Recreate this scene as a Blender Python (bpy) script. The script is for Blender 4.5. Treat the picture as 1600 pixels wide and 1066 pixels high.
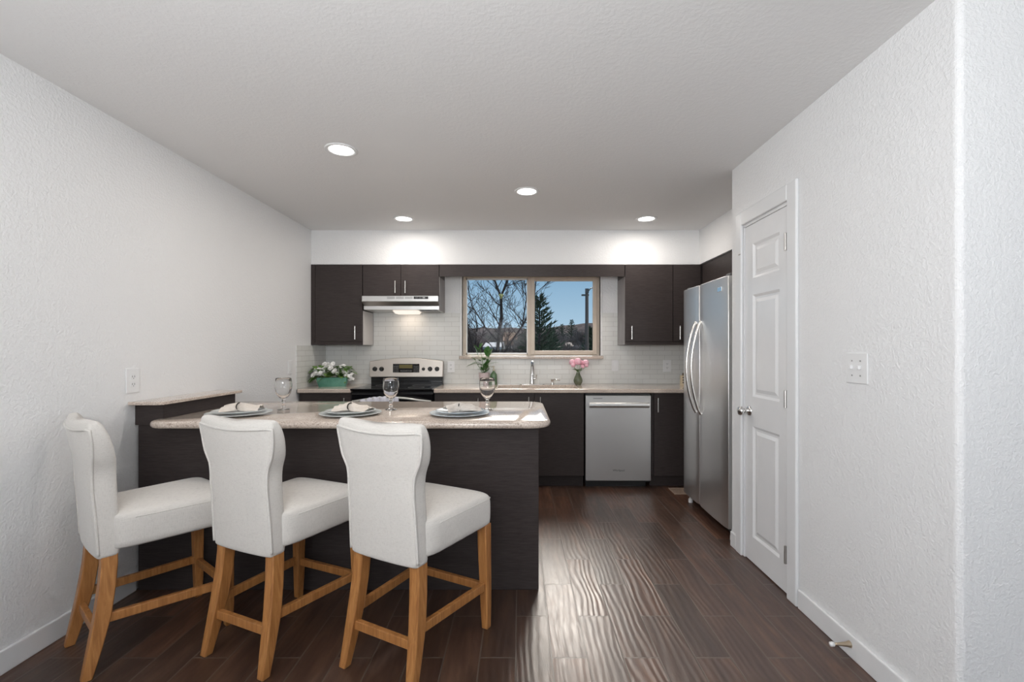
import bpy, bmesh, math, random
from mathutils import Vector, Matrix
PI = math.pi
for o in list(bpy.data.objects): bpy.data.objects.remove(o, do_unlink=True)
S = bpy.context.scene
COL = S.collection

# ------------------------------------------------------------------ camera
H = 1.28; F = 720.0; VX, VY = 812.0, 545.0
cd = bpy.data.cameras.new('camera'); cam = bpy.data.objects.new('camera', cd); COL.objects.link(cam)
cam.location = (0, 0, H); cam.rotation_euler = (PI/2, 0, 0)
cd.sensor_width = 36; cd.lens = 36*F/1600
cd.shift_x = -(VX-800)/1600; cd.shift_y = (VY-533)/1600
cd.clip_start = .05; cd.clip_end = 3000
S.camera = cam

# ------------------------------------------------------------------ view + world + sun + area lights
S.view_settings.view_transform = 'Standard'; S.view_settings.look = 'None'
S.view_settings.exposure = 0.0; S.view_settings.gamma = 1.0; S.view_settings.use_curve_mapping = False
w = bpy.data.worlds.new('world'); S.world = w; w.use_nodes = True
nt = w.node_tree; nt.nodes.clear()
tc = nt.nodes.new('ShaderNodeTexCoord'); sx = nt.nodes.new('ShaderNodeSeparateXYZ')
rp = nt.nodes.new('ShaderNodeValToRGB'); bg = nt.nodes.new('ShaderNodeBackground'); wo = nt.nodes.new('ShaderNodeOutputWorld')
nt.links.new(tc.outputs['Generated'], sx.inputs[0]); nt.links.new(sx.outputs['Z'], rp.inputs[0])
nt.links.new(rp.outputs[0], bg.inputs[0]); nt.links.new(bg.outputs[0], wo.inputs[0])
bg.inputs[1].default_value = 1.0
el = rp.color_ramp.elements
el[0].position = 0.0; el[0].color = (.52, .66, .77, 1)
el[1].position = 1.0; el[1].color = (.20, .30, .45, 1)
for p, c in ((.06, (.40, .58, .74)), (.15, (.26, .44, .63)), (.5, (.22, .37, .57))):
    e = rp.color_ramp.elements.new(p); e.color = (*c, 1)
# bright patch added to the unseen upper sky (its mirror image makes the sheen on the tiles)
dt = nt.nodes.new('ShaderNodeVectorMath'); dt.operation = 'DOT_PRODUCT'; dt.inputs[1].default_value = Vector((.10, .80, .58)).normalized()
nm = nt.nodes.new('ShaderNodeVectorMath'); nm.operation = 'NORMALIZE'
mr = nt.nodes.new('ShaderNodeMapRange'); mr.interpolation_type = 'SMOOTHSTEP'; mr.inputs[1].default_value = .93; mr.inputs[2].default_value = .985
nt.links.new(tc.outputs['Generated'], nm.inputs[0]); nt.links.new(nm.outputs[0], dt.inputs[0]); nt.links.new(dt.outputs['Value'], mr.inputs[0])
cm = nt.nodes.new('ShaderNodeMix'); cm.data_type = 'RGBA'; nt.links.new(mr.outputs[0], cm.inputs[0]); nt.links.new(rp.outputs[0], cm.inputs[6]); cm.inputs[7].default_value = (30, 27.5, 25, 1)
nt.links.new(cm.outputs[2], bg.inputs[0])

def lamp(kind, name, loc, rot, energy, color=(1,1,1), **kw):
    l = bpy.data.lights.new(name, kind); l.energy = energy; l.color = color
    for k, v in kw.items(): setattr(l, k, v)
    o = bpy.data.objects.new(name, l); COL.objects.link(o); o.location = loc; o.rotation_euler = rot
    return o
lamp('SUN', 'sun', (30, 0, 30), (0, math.radians(58), 0), 1.3, (1, .93, .84), angle=.01)
# daylight through the dining room windows behind and beside the camera
lamp('AREA', 'daylight_rear_window', (.55, -5.93, 1.35), (-PI/2, 0, PI), 18, (.95, .975, 1), shape='RECTANGLE', size=3.0, size_y=1.9)
lamp('AREA', 'daylight_side_window', (3.92, -1.0, 1.3), (PI/2, 0, PI/2), 13, (.95, .975, 1), shape='RECTANGLE', size=2.2, size_y=1.9)

lamp('AREA', 'daylight_patio_door', (-1.97, -1.7, 1.1), (PI/2, 0, -PI/2), 44, (.97, .985, 1), shape='RECTANGLE', size=1.9, size_y=1.95)
lamp('AREA', 'added_bounce_fill', (-.4, -.7, 1.6), (PI-.62, 0, 0), 76, (.96, .98, 1), shape='DISK', size=1.2)  # unseen fill added to brighten the ceiling; no fixture stands here

# ------------------------------------------------------------------ helpers
def at(px, py, D): return Vector(((px-VX)*D/F, D, H-(py-VY)*D/F))

def wloc(o):
    v = Vector((0,0,0))
    while o: v += o.location; o = o.parent
    return v
def obj(name, bm, mat, parent=None, loc=None, smooth=False, bevel=0, seg=2, sub=0, kind=None, label=None, auto=None, solid=0):
    me = bpy.data.meshes.new(name)
    bmesh.ops.recalc_face_normals(bm, faces=bm.faces)
    off = wloc(parent) if parent else (Vector(loc) if loc else Vector((0,0,0)))
    if off.length: bmesh.ops.translate(bm, verts=bm.verts, vec=-off)
    bm.to_mesh(me); bm.free()
    o = bpy.data.objects.new(name, me); COL.objects.link(o)
    me.materials.append(mat)
    if parent: o.parent = parent
    elif loc: o.location = loc
    if smooth or sub:
        for p in me.polygons: p.use_smooth = True
    if auto:
        for p in me.polygons: p.use_smooth = True
        me.set_sharp_from_angle(angle=math.radians(auto))
    if solid:
        m = o.modifiers.new('s', 'SOLIDIFY'); m.thickness = solid; m.offset = 0
    if bevel:
        m = o.modifiers.new('b', 'BEVEL'); m.width = bevel; m.segments = seg; m.limit_method = 'ANGLE'; m.angle_limit = .6
        m.harden_normals = False
    if sub:
        m = o.modifiers.new('u', 'SUBSURF'); m.levels = sub; m.render_levels = sub
    if kind: o['kind'] = kind
    if label: o['label'] = label
    return o
def thing(name, label, cat, loc=(0,0,0), rz=0, group=None, kind=None):
    o = bpy.data.objects.new(name, None); COL.objects.link(o); o.empty_display_size = .1
    o.location = loc; o.rotation_euler = (0,0,rz); tag(o, label, cat, group, kind); return o
def tag(o, label=None, cat=None, group=None, kind=None):
    if label: o['label'] = label
    if cat: o['category'] = cat
    if group: o['group'] = group
    if kind: o['kind'] = kind
    return o
def struct(name, bm, mat, label=None, **k):
    return obj(name, bm, mat, kind='structure', label=label, **k)
def copy_tree(o, parent=None):
    c = o.copy(); COL.objects.link(c)
    if parent: c.parent = parent
    for ch in list(o.children): copy_tree(ch, c)
    return c
def B(): return bmesh.new()
def box(bm, x0,x1,y0,y1,z0,z1):
    if x0 > x1: x0, x1 = x1, x0
    if y0 > y1: y0, y1 = y1, y0
    if z0 > z1: z0, z1 = z1, z0
    v = [bm.verts.new((x,y,z)) for x in (x0,x1) for y in (y0,y1) for z in (z0,z1)]
    for f in ((0,1,3,2),(4,6,7,5),(0,4,5,1),(2,3,7,6),(0,2,6,4),(1,5,7,3)): bm.faces.new([v[i] for i in f])
    return bm
def loft(bm, loops, cap=True, closed=True):
    rows = [[bm.verts.new(p) for p in l] for l in loops]
    n = len(rows[0])
    for a, b in zip(rows, rows[1:]):
        for i in range(n if closed else n-1):
            j = (i+1) % n
            bm.faces.new((a[i], a[j], b[j], b[i]))
    if cap:
        bm.faces.new(rows[0][::-1]); bm.faces.new(rows[-1])
    return rows
def lathe(bm, prof, seg=24, c=(0,0,0), cap=False):
    loops = [[(c[0]+r*math.cos(2*PI*i/seg), c[1]+r*math.sin(2*PI*i/seg), c[2]+z) for i in range(seg)] for r, z in prof]
    loft(bm, loops, cap=cap); return bm
def tube(bm, pts, r, seg=8, cap=True, flat=None):
    pts = [Vector(p) for p in pts]; n = len(pts)
    rs = r if isinstance(r, (list, tuple)) else [r]*n
    up = Vector((0,0,1)); loops = []; prev = None
    for i, p in enumerate(pts):
        t = (pts[min(i+1,n-1)]-pts[max(i-1,0)]).normalized()
        if prev is None:
            a = t.cross(up)
            if a.length < .05: a = t.cross(Vector((1,0,0)))
            a.normalize()
        else:
            a = (prev - t*prev.dot(t)).normalized()
        prev = a; b = t.cross(a)
        fa, fb = flat if flat else (1,1)
        loops.append([p + a*math.cos(2*PI*k/seg)*rs[i]*fa + b*math.sin(2*PI*k/seg)*rs[i]*fb for k in range(seg)])
    loft(bm, loops, cap=cap); return bm
def torus(bm, R, r, c, axis='z', seg=24, s2=8):
    loops = []
    for i in range(seg):
        a = 2*PI*i/seg; l = []
        for k in range(s2):
            b = 2*PI*k/s2; x = (R+r*math.cos(b))*math.cos(a); y = (R+r*math.cos(b))*math.sin(a); z = r*math.sin(b)
            p = {'z':(x,y,z),'x':(z,x,y),'y':(x,z,y)}[axis]; l.append((c[0]+p[0],c[1]+p[1],c[2]+p[2]))
        loops.append(l)
    loops.append(loops[0]); loft(bm, loops, cap=False); bmesh.ops.remove_doubles(bm, verts=bm.verts, dist=1e-6); return bm
def rrect(x0,x1,y0,y1,rs,n=8):
    """rounded rectangle; rs = radii for corners (x0y0, x1y0, x1y1, x0y1)"""
    out = []
    for (cx,cy,a0,r) in ((x0,y0,PI,rs[0]),(x1,y0,1.5*PI,rs[1]),(x1,y1,0,rs[2]),(x0,y1,.5*PI,rs[3])):
        ox = cx + (r if cx == x0 else -r); oy = cy + (r if cy == y0 else -r)
        if r == 0: out.append((cx,cy)); continue
        for i in range(n+1):
            a = a0 + (PI/2)*i/n; out.append((ox+r*math.cos(a), oy+r*math.sin(a)))
    return out
def prism(bm, poly, z0, z1): loft(bm, [[(x,y,z0) for x,y in poly], [(x,y,z1) for x,y in poly]]); return bm
def text(body, size, mat, name, parent, M, depth=.0006):
    cu = bpy.data.curves.new(name, 'FONT'); cu.body = body; cu.size = size; cu.extrude = depth; cu.align_x = 'CENTER'; cu.align_y = 'CENTER'
    t = bpy.data.objects.new(name+'_c', cu); COL.objects.link(t)
    dg = bpy.context.evaluated_depsgraph_get(); me = bpy.data.meshes.new_from_object(t.evaluated_get(dg))
    bpy.data.objects.remove(t, do_unlink=True)
    bm = B(); bm.from_mesh(me); bmesh.ops.transform(bm, matrix=M, verts=bm.verts)
    return obj(name, bm, mat, parent)

# ------------------------------------------------------------------ materials
def mat(name, color, rough=.5, metal=0, spec=.5, **kw):
    m = bpy.data.materials.new(name); m.use_nodes = True
    b = m.node_tree.nodes['Principled BSDF']
    b.inputs['Base Color'].default_value = (*color, 1); b.inputs['Roughness'].default_value = rough
    b.inputs['Metallic'].default_value = metal; b.inputs['Specular IOR Level'].default_value = spec
    for k, v in kw.items(): b.inputs[k.replace('_', ' ')].default_value = v
    return m
def N(m, t, **k):
    n = m.node_tree.nodes.new(t)
    for a, v in k.items():
        if a in n.inputs.keys() if False else False: pass
        setattr(n, a, v)
    return n
def L(m, a, b): m.node_tree.links.new(a, b)
def BS(m): return m.node_tree.nodes['Principled BSDF']
def coords(m, scale=(1,1,1), kind='Object'):
    t = N(m, 'ShaderNodeTexCoord'); mp = N(m, 'ShaderNodeMapping'); mp.inputs['Scale'].default_value = scale
    L(m, t.outputs[kind], mp.inputs[0]); return mp.outputs[0]
def noise(m, vec, scale, detail=4, rough=.5, dist=0):
    n = N(m, 'ShaderNodeTexNoise'); n.inputs['Scale'].default_value = scale; n.inputs['Detail'].default_value = detail
    n.inputs['Roughness'].default_value = rough; n.inputs['Distortion'].default_value = dist
    L(m, vec, n.inputs['Vector']); return n.outputs['Fac']
def ramp(m, fac, stops):
    r = N(m, 'ShaderNodeValToRGB'); L(m, fac, r.inputs[0]); e = r.color_ramp.elements
    e[0].position, e[0].color = stops[0][0], (*stops[0][1], 1); e[1].position, e[1].color = stops[-1][0], (*stops[-1][1], 1)
    for p, c in stops[1:-1]: x = e.new(p); x.color = (*c, 1)
    return r.outputs[0]
def bump(m, h, strength=.3, dist=.01):
    b = N(m, 'ShaderNodeBump'); b.inputs['Strength'].default_value = strength; b.inputs['Distance'].default_value = dist
    L(m, h, b.inputs['Height']); L(m, b.outputs[0], BS(m).inputs['Normal']); return b
def noisy(name, c1, c2, scale=20, rough=.5, stretch=(1,1,1), bstr=0, bdist=.003, detail=4, **kw):
    m = mat(name, c1, rough, **kw); v = coords(m, stretch); f = noise(m, v, scale, detail)
    L(m, ramp(m, f, ((.3, c1), (.7, c2))), BS(m).inputs['Base Color'])
    if bstr: bump(m, f, bstr, bdist)
    return m

def plaster(name, c, scale=80, strength=.4, dist=.003):
    m = mat(name, c, .62, spec=.25); v = coords(m)
    f = noise(m, v, scale, 3, .55, .4); f2 = ramp(m, f, ((.42,(0,0,0)),(.62,(1,1,1))))
    bump(m, f2, strength, dist); return m
WALL = plaster('wall_paint', (.82,.82,.82))
CEIL = plaster('ceiling_paint', (.82,.815,.81), 60, .2, .002)
TRIM = mat('trim_paint', (.82,.825,.83), .28)
DOORP = noisy('door_paint', (.80,.805,.81), (.83,.83,.835), 8, .22)
CASE = mat('door_casing_paint', (.80,.805,.81), .3)

def floor_mat():
    m = mat('wood_look_tile', (.06,.035,.025), .3)
    g = N(m, 'ShaderNodeNewGeometry'); s = N(m, 'ShaderNodeSeparateXYZ'); L(m, g.outputs['Position'], s.inputs[0])
    def off(sock, v):
        a = N(m, 'ShaderNodeMath', operation='ADD'); L(m, sock, a.inputs[0]); a.inputs[1].default_value = v; return a.outputs[0]
    c = N(m, 'ShaderNodeCombineXYZ'); L(m, off(s.outputs['Y'], 20*.595-2.205), c.inputs[0]); L(m, off(s.outputs['X'], 60*.1485-.1325+.0), c.inputs[1])
    def brick(c1, c2, mort, bias=0):
        b = N(m, 'ShaderNodeTexBrick'); b.offset = .5; b.offset_frequency = 2; b.squash = 1
        b.inputs['Scale'].default_value = 1; b.inputs['Brick Width'].default_value = .595; b.inputs['Row Height'].default_value = .1485
        b.inputs['Mortar Size'].default_value = .0034; b.inputs['Mortar Smooth'].default_value = .3; b.inputs['Bias'].default_value = bias
        b.inputs['Color1'].default_value = (*c1,1); b.inputs['Color2'].default_value = (*c2,1); b.inputs['Mortar'].default_value = (*mort,1)
        L(m, c.outputs[0], b.inputs['Vector']); return b
    bk = brick((0,0,0),(1,1,1),(.5,.5,.5))
    # per-plank offset feeds the grain
    mul = N(m, 'ShaderNodeVectorMath', operation='MULTIPLY_ADD'); L(m, bk.outputs['Color'], mul.inputs[0]); mul.inputs[1].default_value = (7.3, 3.1, 5.7)
    L(m, g.outputs['Position'], mul.inputs[2])
    mp = N(m, 'ShaderNodeMapping'); mp.inputs['Scale'].default_value = (1, .16, 1); L(m, mul.outputs[0], mp.inputs[0])
    f1 = noise(m, mp.outputs[0], 14, 5, .6, .8); f2 = noise(m, mp.outputs[0], 60, 3, .6, .2)
    base = ramp(m, f1, ((.25,(.034,.015,.009)),(.5,(.070,.034,.021)),(.62,(.10,.051,.032)),(.78,(.17,.083,.048))))
    tint = ramp(m, bk.outputs['Color'], ((0,(.72,.74,.76)),(.5,(1,1,1)),(1,(1.3,1.2,1.12))))
    mx = N(m, 'ShaderNodeMix', data_type='RGBA', blend_type='MULTIPLY'); mx.inputs[0].default_value = 1
    L(m, base, mx.inputs[6]); L(m, tint, mx.inputs[7])
    mo = N(m, 'ShaderNodeMix', data_type='RGBA'); L(m, bk.outputs['Fac'], mo.inputs[0]); L(m, mx.outputs[2], mo.inputs[6]); mo.inputs[7].default_value = (.10,.075,.06,1)
    L(m, mo.outputs[2], BS(m).inputs['Base Color'])
    # embossed grain ridges
    wv = N(m, 'ShaderNodeTexWave', wave_type='BANDS', bands_direction='X', wave_profile='SIN')
    mp2 = N(m, 'ShaderNodeMapping'); mp2.inputs['Scale'].default_value = (1, .34, 1); L(m, mul.outputs[0], mp2.inputs[0])
    wv.inputs['Scale'].default_value = 10; wv.inputs['Distortion'].default_value = 11; wv.inputs['Detail'].default_value = 1.2; wv.inputs['Detail Scale'].default_value = .55
    L(m, mp2.outputs[0], wv.inputs['Vector'])
    am = ramp(m, bk.outputs['Color'], ((0,(.45,)*3),(.6,(.85,)*3),(1,(1.3,)*3))); wm = N(m, 'ShaderNodeMath', operation='MULTIPLY'); L(m, wv.outputs['Fac'], wm.inputs[0]); L(m, am, wm.inputs[1])
    ad = N(m, 'ShaderNodeMath', operation='ADD'); L(m, wm.outputs[0], ad.inputs[0]); L(m, f2, ad.inputs[1])
    sb = N(m, 'ShaderNodeMath', operation='MULTIPLY_ADD'); L(m, bk.outputs['Fac'], sb.inputs[0]); sb.inputs[1].default_value = -3.0; L(m, ad.outputs[0], sb.inputs[2])
    bump(m, sb.outputs[0], .55, .0016)
    rr = ramp(m, f2, ((.3,(.35,)*3),(.7,(.45,)*3))); L(m, rr, BS(m).inputs['Roughness'])
    BS(m).inputs['Specular IOR Level'].default_value = 1.0
    return m
FLOOR = floor_mat()

def tile_mat(name, axis):
    m = mat(name, (.7,.7,.67), .16)
    g = N(m, 'ShaderNodeNewGeometry'); s = N(m, 'ShaderNodeSeparateXYZ'); L(m, g.outputs['Position'], s.inputs[0])
    def add(sock, v):
        a = N(m, 'ShaderNodeMath', operation='ADD'); L(m, sock, a.inputs[0]); a.inputs[1].default_value = v; return a.outputs[0]
    c = N(m, 'ShaderNodeCombineXYZ'); L(m, add(s.outputs[axis], 10.03), c.inputs[0]); L(m, add(s.outputs['Z'], .088), c.inputs[1])
    b = N(m, 'ShaderNodeTexBrick'); b.offset = .5; b.offset_frequency = 2
    b.inputs['Scale'].default_value = 1; b.inputs['Brick Width'].default_value = .154; b.inputs['Row Height'].default_value = .05
    b.inputs['Mortar Size'].default_value = .0016; b.inputs['Mortar Smooth'].default_value = .4
    b.inputs['Color1'].default_value = (.70,.70,.67,1); b.inputs['Color2'].default_value = (.73,.73,.705,1); b.inputs['Mortar'].default_value = (.50,.49,.465,1)
    L(m, c.outputs[0], b.inputs['Vector']); L(m, b.outputs['Color'], BS(m).inputs['Base Color'])
    iv = N(m, 'ShaderNodeMath', operation='SUBTRACT'); iv.inputs[0].default_value = 1; L(m, b.outputs['Fac'], iv.inputs[1])
    bump(m, iv.outputs[0], .5, .0015); return m
TILEX = tile_mat('subway_tile', 'X'); TILEY = tile_mat('subway_tile_side', 'Y')

def laminate(name, stretch, c1=(.031,.024,.023), c2=(.056,.045,.043)):
    m = mat(name, c1, .42, spec=.22); v = coords(m, stretch)
    f = noise(m, v, 30, 5, .65); L(m, ramp(m, f, ((.3,c1),(.7,c2))), BS(m).inputs['Base Color']); bump(m, f, .25, .001); return m
CAB = laminate('espresso_laminate', (.5,.5,9)); CABV = laminate('espresso_laminate_vertical', (6,6,.4))
CABIN = mat('cabinet_side_melamine', (.55,.53,.52), .4)
CABSIDE = noisy('cabinet_side_laminate', (.17,.15,.145), (.24,.215,.21), 20, .35, (1,1,.3))

def stone(name):
    m = mat(name, (.55,.46,.39), .09, spec=.6); v = coords(m)
    vo = N(m, 'ShaderNodeTexVoronoi'); vo.inputs['Scale'].default_value = 260; L(m, v, vo.inputs['Vector'])
    f = noise(m, v, 140, 4, .7); f2 = noise(m, v, 9, 4, .6)
    a = ramp(m, f, ((.32,(.24,.185,.15)),(.44,(.54,.455,.39)),(.6,(.68,.60,.53)),(.75,(.80,.74,.68))))
    b = ramp(m, f2, ((.3,(.86,.84,.83)),(.7,(1.06,1.05,1.04))))
    mx = N(m, 'ShaderNodeMix', data_type='RGBA', blend_type='MULTIPLY'); mx.inputs[0].default_value = 1; L(m, a, mx.inputs[6]); L(m, b, mx.inputs[7])
    L(m, mx.outputs[2], BS(m).inputs['Base Color']); return m
STONE = stone('beige_granite')

def steel(name, c=(.60,.595,.59), rough=.28, stretch=(60,60,1)):
    m = mat(name, c, rough, 1.0); v = coords(m, stretch); f = noise(m, v, 8, 3)
    L(m, ramp(m, f, ((.3,(rough-.02,)*3),(.7,(rough+.05,)*3))), BS(m).inputs['Roughness']); bump(m, f, .01, .0005); return m
STEEL = steel('brushed_steel', (.54,.53,.515), .36); STEELH = steel('brushed_steel_horizontal', (.66,.655,.64), .3, (1,60,60)); STEELF = mat('fridge_steel', (.84,.83,.82), .36, 1.0)
STEELW = steel('range_panel_steel', (.50,.455,.41), .36, (1,60,60))
CHROME = mat('chrome', (.75,.74,.73), .12, 1.0); NICKEL = mat('satin_nickel', (.72,.70,.67), .25, 1.0)
NICKELD = mat('hinge_nickel', (.45,.43,.41), .3, 1.0)
BLACKG = mat('black_glass', (.006,.006,.007), .06); BLACK = mat('black_plastic', (.012,.012,.012), .35); BLACKM = mat('black_enamel', (.01,.01,.011), .18)
DGREY = mat('dark_grey_plastic', (.09,.09,.09), .4); GREYP = mat('grey_plastic', (.30,.30,.30), .4); WHITEP = noisy('white_plastic', (.80,.80,.80), (.82,.82,.82), 30, .3)
SLOT = mat('dark_slot', (.03,.03,.03), .6)
VINYL = noisy('tan_vinyl', (.56,.47,.38), (.60,.51,.42), 12, .4); VINYLW = mat('white_vinyl', (.75,.75,.74), .35)

def fabric():
    m = mat('cream_linen', (.66,.62,.575), .85, spec=.2, Sheen_Weight=.25); t = N(m, 'ShaderNodeTexCoord')
    def st(sc):
        mp = N(m, 'ShaderNodeMapping'); mp.inputs['Scale'].default_value = sc; L(m, t.outputs['Object'], mp.inputs[0]); return noise(m, mp.outputs[0], 1, 2)
    a = N(m, 'ShaderNodeMath', operation='ADD'); L(m, st((700,700,60)), a.inputs[0]); L(m, st((60,60,800)), a.inputs[1])
    L(m, ramp(m, a.outputs[0], ((.7,(.56,.53,.495)),(1.3,(.66,.63,.59)))), BS(m).inputs['Base Color'])
    f = noise(m, coords(m), 9, 3); ad = N(m, 'ShaderNodeMath', operation='MULTIPLY_ADD'); L(m, f, ad.inputs[0]); ad.inputs[1].default_value = 6; L(m, a.outputs[0], ad.inputs[2])
    bump(m, ad.outputs[0], .35, .0015); return m
LINEN = fabric()
def wood(name, c1, c2, c3):
    m = mat(name, c1, .33); v = coords(m, (7,7,.7)); f = noise(m, v, 7, 5, .6, 1.0)
    L(m, ramp(m, f, ((.3,c1),(.55,c2),(.75,c3))), BS(m).inputs['Base Color']); bump(m, f, .08, .001); return m
WOOD = wood('honey_wood', (.27,.105,.030), (.42,.185,.058), (.52,.26,.090))
BARK = noisy('tree_bark', (.04,.034,.034), (.08,.07,.068), 6, .9, spec=.1)
BARKG = noisy('grey_bark', (.12,.108,.105), (.21,.19,.18), 6, .9, spec=.05)
NEEDLE = noisy('pine_needles', (.035,.06,.038), (.075,.11,.07), 4, .9)
HILL = noisy('brushy_hillside', (.05,.046,.05), (.13,.112,.11), .18, 1, detail=8, spec=0)
GROUND = noisy('dry_grass_ground', (.14,.12,.09), (.22,.19,.15), .3, 1, detail=6, spec=0)

def glass_thin():
    m = bpy.data.materials.new('window_glass'); m.use_nodes = True; n = m.node_tree; n.nodes.clear()
    o = n.nodes.new('ShaderNodeOutputMaterial'); mx = n.nodes.new('ShaderNodeMixShader'); t = n.nodes.new('ShaderNodeBsdfTransparent'); g = n.nodes.new('ShaderNodeBsdfGlossy')
    t.inputs[0].default_value = (.97,.98,.98,1); g.inputs['Roughness'].default_value = .01; f = n.nodes.new('ShaderNodeFresnel'); f.inputs[0].default_value = 1.08
    n.links.new(f.outputs[0], mx.inputs[0]); n.links.new(t.outputs[0], mx.inputs[1]); n.links.new(g.outputs[0], mx.inputs[2]); n.links.new(mx.outputs[0], o.inputs[0]); return m
GLASS = glass_thin()
CRYSTAL = mat('clear_glass', (1,1,1), 0.0, Transmission_Weight=1.0, IOR=1.36)
def emis(name, c, s, base=(.8,.8,.8)):
    m = mat(name, base, .5); BS(m).inputs['Emission Color'].default_value = (*c,1); BS(m).inputs['Emission Strength'].default_value = s; return m
BULB = emis('lit_lamp', (1,.97,.93), 14); LENS = emis('lit_hood_lens', (1,.88,.76), .8)
CERAM = noisy('pale_ceramic', (.60,.63,.62), (.63,.66,.65), 15, .18); CERAMB = noisy('pale_blue_ceramic', (.50,.56,.60), (.53,.59,.63), 15, .2)
NAPKIN = noisy('linen_napkin', (.62,.555,.49), (.69,.63,.57), 60, .9, bstr=.3, bdist=.002)

# ================================================================== ROOM
XL, XR, YB, ZC = -2.04, 1.383, 4.84, 2.44
struct('floor', box(B(), XL-.12, 4.12, -6.12, 5.0, -.05, 0), FLOOR, 'dark brown wood-look plank tile floor with embossed grain')
struct('ceiling', box(B(), XL-.12, 4.12, -6.12, 5.0, ZC, ZC+.1), CEIL, 'flat white ceiling with a light texture')
bm = B(); box(bm, XL-.12, XL, -6.12, -2.7, 0, ZC); box(bm, XL-.12, XL, -.7, 5.0, 0, ZC); box(bm, XL-.12, XL, -2.7, -.7, 2.1, ZC)
struct('wall_left', bm, WALL, 'white textured wall on the left behind the stools')
bm = B(); WX0, WX1, WZ0, WZ1 = -.605, .847, 1.206, 2.06
box(bm, XL, WX0, YB, YB+.16, 0, ZC); box(bm, WX1, 2.27, YB, YB+.16, 0, ZC); box(bm, WX0, WX1, YB, YB+.16, 0, WZ0); box(bm, WX0, WX1, YB, YB+.16, WZ1, ZC)
struct('wall_back', bm, WALL, 'white kitchen back wall around the window')
# pantry wall with rounded outside corner
bm = B(); r = .02; cor = [(XR+r+r*math.cos(a), 1.45+r+r*math.sin(a)) for a in [PI+PI/2*i/6 for i in range(7)]]
prism(bm, [(XR,2.365)]+cor+[(4.0,1.45),(4.0,1.57),(1.50,1.57),(1.50,2.365)], 0, ZC)
box(bm, XR, 1.50, 2.845, 3.0, 0, ZC); box(bm, XR, 1.50, 2.365, 2.845, 2.03, ZC)
struct('wall_right', bm, WALL, 'white textured wall on the right holding the narrow pantry door')
struct('wall_pantry', box(B(), 1.50, 2.15, 2.90, 3.0, 0, ZC), WALL)
struct('wall_alcove', box(B(), 2.15, 2.27, 1.57, YB, 0, ZC), WALL)
# soffits
bm = B(); box(bm, XL, 2.15, 4.51, YB, 2.105, ZC); box(bm, 1.76, 2.15, 3.0, 4.51, 2.105, ZC)
struct('wall_soffit', bm, WALL, 'white boxed soffit above the upper cabinets')
# dining room behind the camera: walls with window openings
bm = B(); box(bm, XL, -.95, -6.12, -6.0, 0, ZC); box(bm, 2.05, 4.0, -6.12, -6.0, 0, ZC); box(bm, -.95, 2.05, -6.12, -6.0, 0, .4); box(bm, -.95, 2.05, -6.12, -6.0, 2.3, ZC)
struct('wall_rear', bm, WALL)
bm = B(); box(bm, 4.0, 4.12, -6.12, -2.1, 0, ZC); box(bm, 4.0, 4.12, .1, 1.57, 0, ZC); box(bm, 4.0, 4.12, -2.1, .1, 0, .35); box(bm, 4.0, 4.12, -2.1, .1, 2.25, ZC)
struct('wall_dining', bm, WALL)
t = thing('window_2', None, None, (.55,-6.06,.4), kind='structure')
bm = B()
for x in (-.95, .53, 1.99): box(bm, x, x+.06, -6.08, -6.03, .4, 2.3)
box(bm, -.95, 2.05, -6.08, -6.03, .4, .46); box(bm, -.95, 2.05, -6.08, -6.03, 2.24, 2.3); obj('window_frame', bm, VINYLW, t)
t = thing('window_3', None, None, (4.06,-1.0,.35), kind='structure')
bm = B()
for y in (-2.1, -1.03, .04): box(bm, 4.03, 4.08, y, y+.06, .35, 2.25)
box(bm, 4.03, 4.08, -2.1, .1, .35, .41); box(bm, 4.03, 4.08, -2.1, .1, 2.19, 2.25); obj('window_frame', bm, VINYLW, t)
t = thing('door_2', None, None, (XL-.06,-1.7,0), kind='structure')
bm = B()
for y in (-2.7, -1.73, -.76): box(bm, XL-.10, XL-.04, y, y+.06, 0, 2.1)
for a, b in ((-2.64,-1.73),(-1.67,-.76)): box(bm, XL-.10, XL-.04, a, b, 0, .06); box(bm, XL-.10, XL-.04, a, b, 2.04, 2.1)
obj('door_frame', bm, VINYLW, t)
# baseboards
def bboard(name, x0,x1,y0,y1): struct(name, box(B(), x0,x1,y0,y1,0,.095), TRIM, bevel=.005)
bboard('baseboard_left', XL, XL+.014, -.7, 2.44)
bboard('baseboard_right', XR-.014, XR, 1.445, 2.272)
bboard('baseboard_corner', XR-.014, 4.0, 1.431, 1.445)
bboard('baseboard_pantry', XR-.014, XR, 2.925, 3.0)

# backsplash
bm = B(); y0 = YB-.009
for a in ((XL,2.15,.905,1.19),(XL,WX0-.02,1.19,1.32),(WX1+.02,2.15,1.19,1.32),(-1.53,WX0-.02,1.32,1.655),(WX1+.02,1.03,1.32,1.655)): box(bm, a[0],a[1],y0,YB,a[2],a[3])
struct('trim_1', bm, TILEX, 'glossy white subway tile backsplash on the back wall')
struct('trim_2', box(B(), XL, XL+.009, 4.2, YB-.01, .905, 1.31), TILEY, 'white subway tile return on the left wall')

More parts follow.
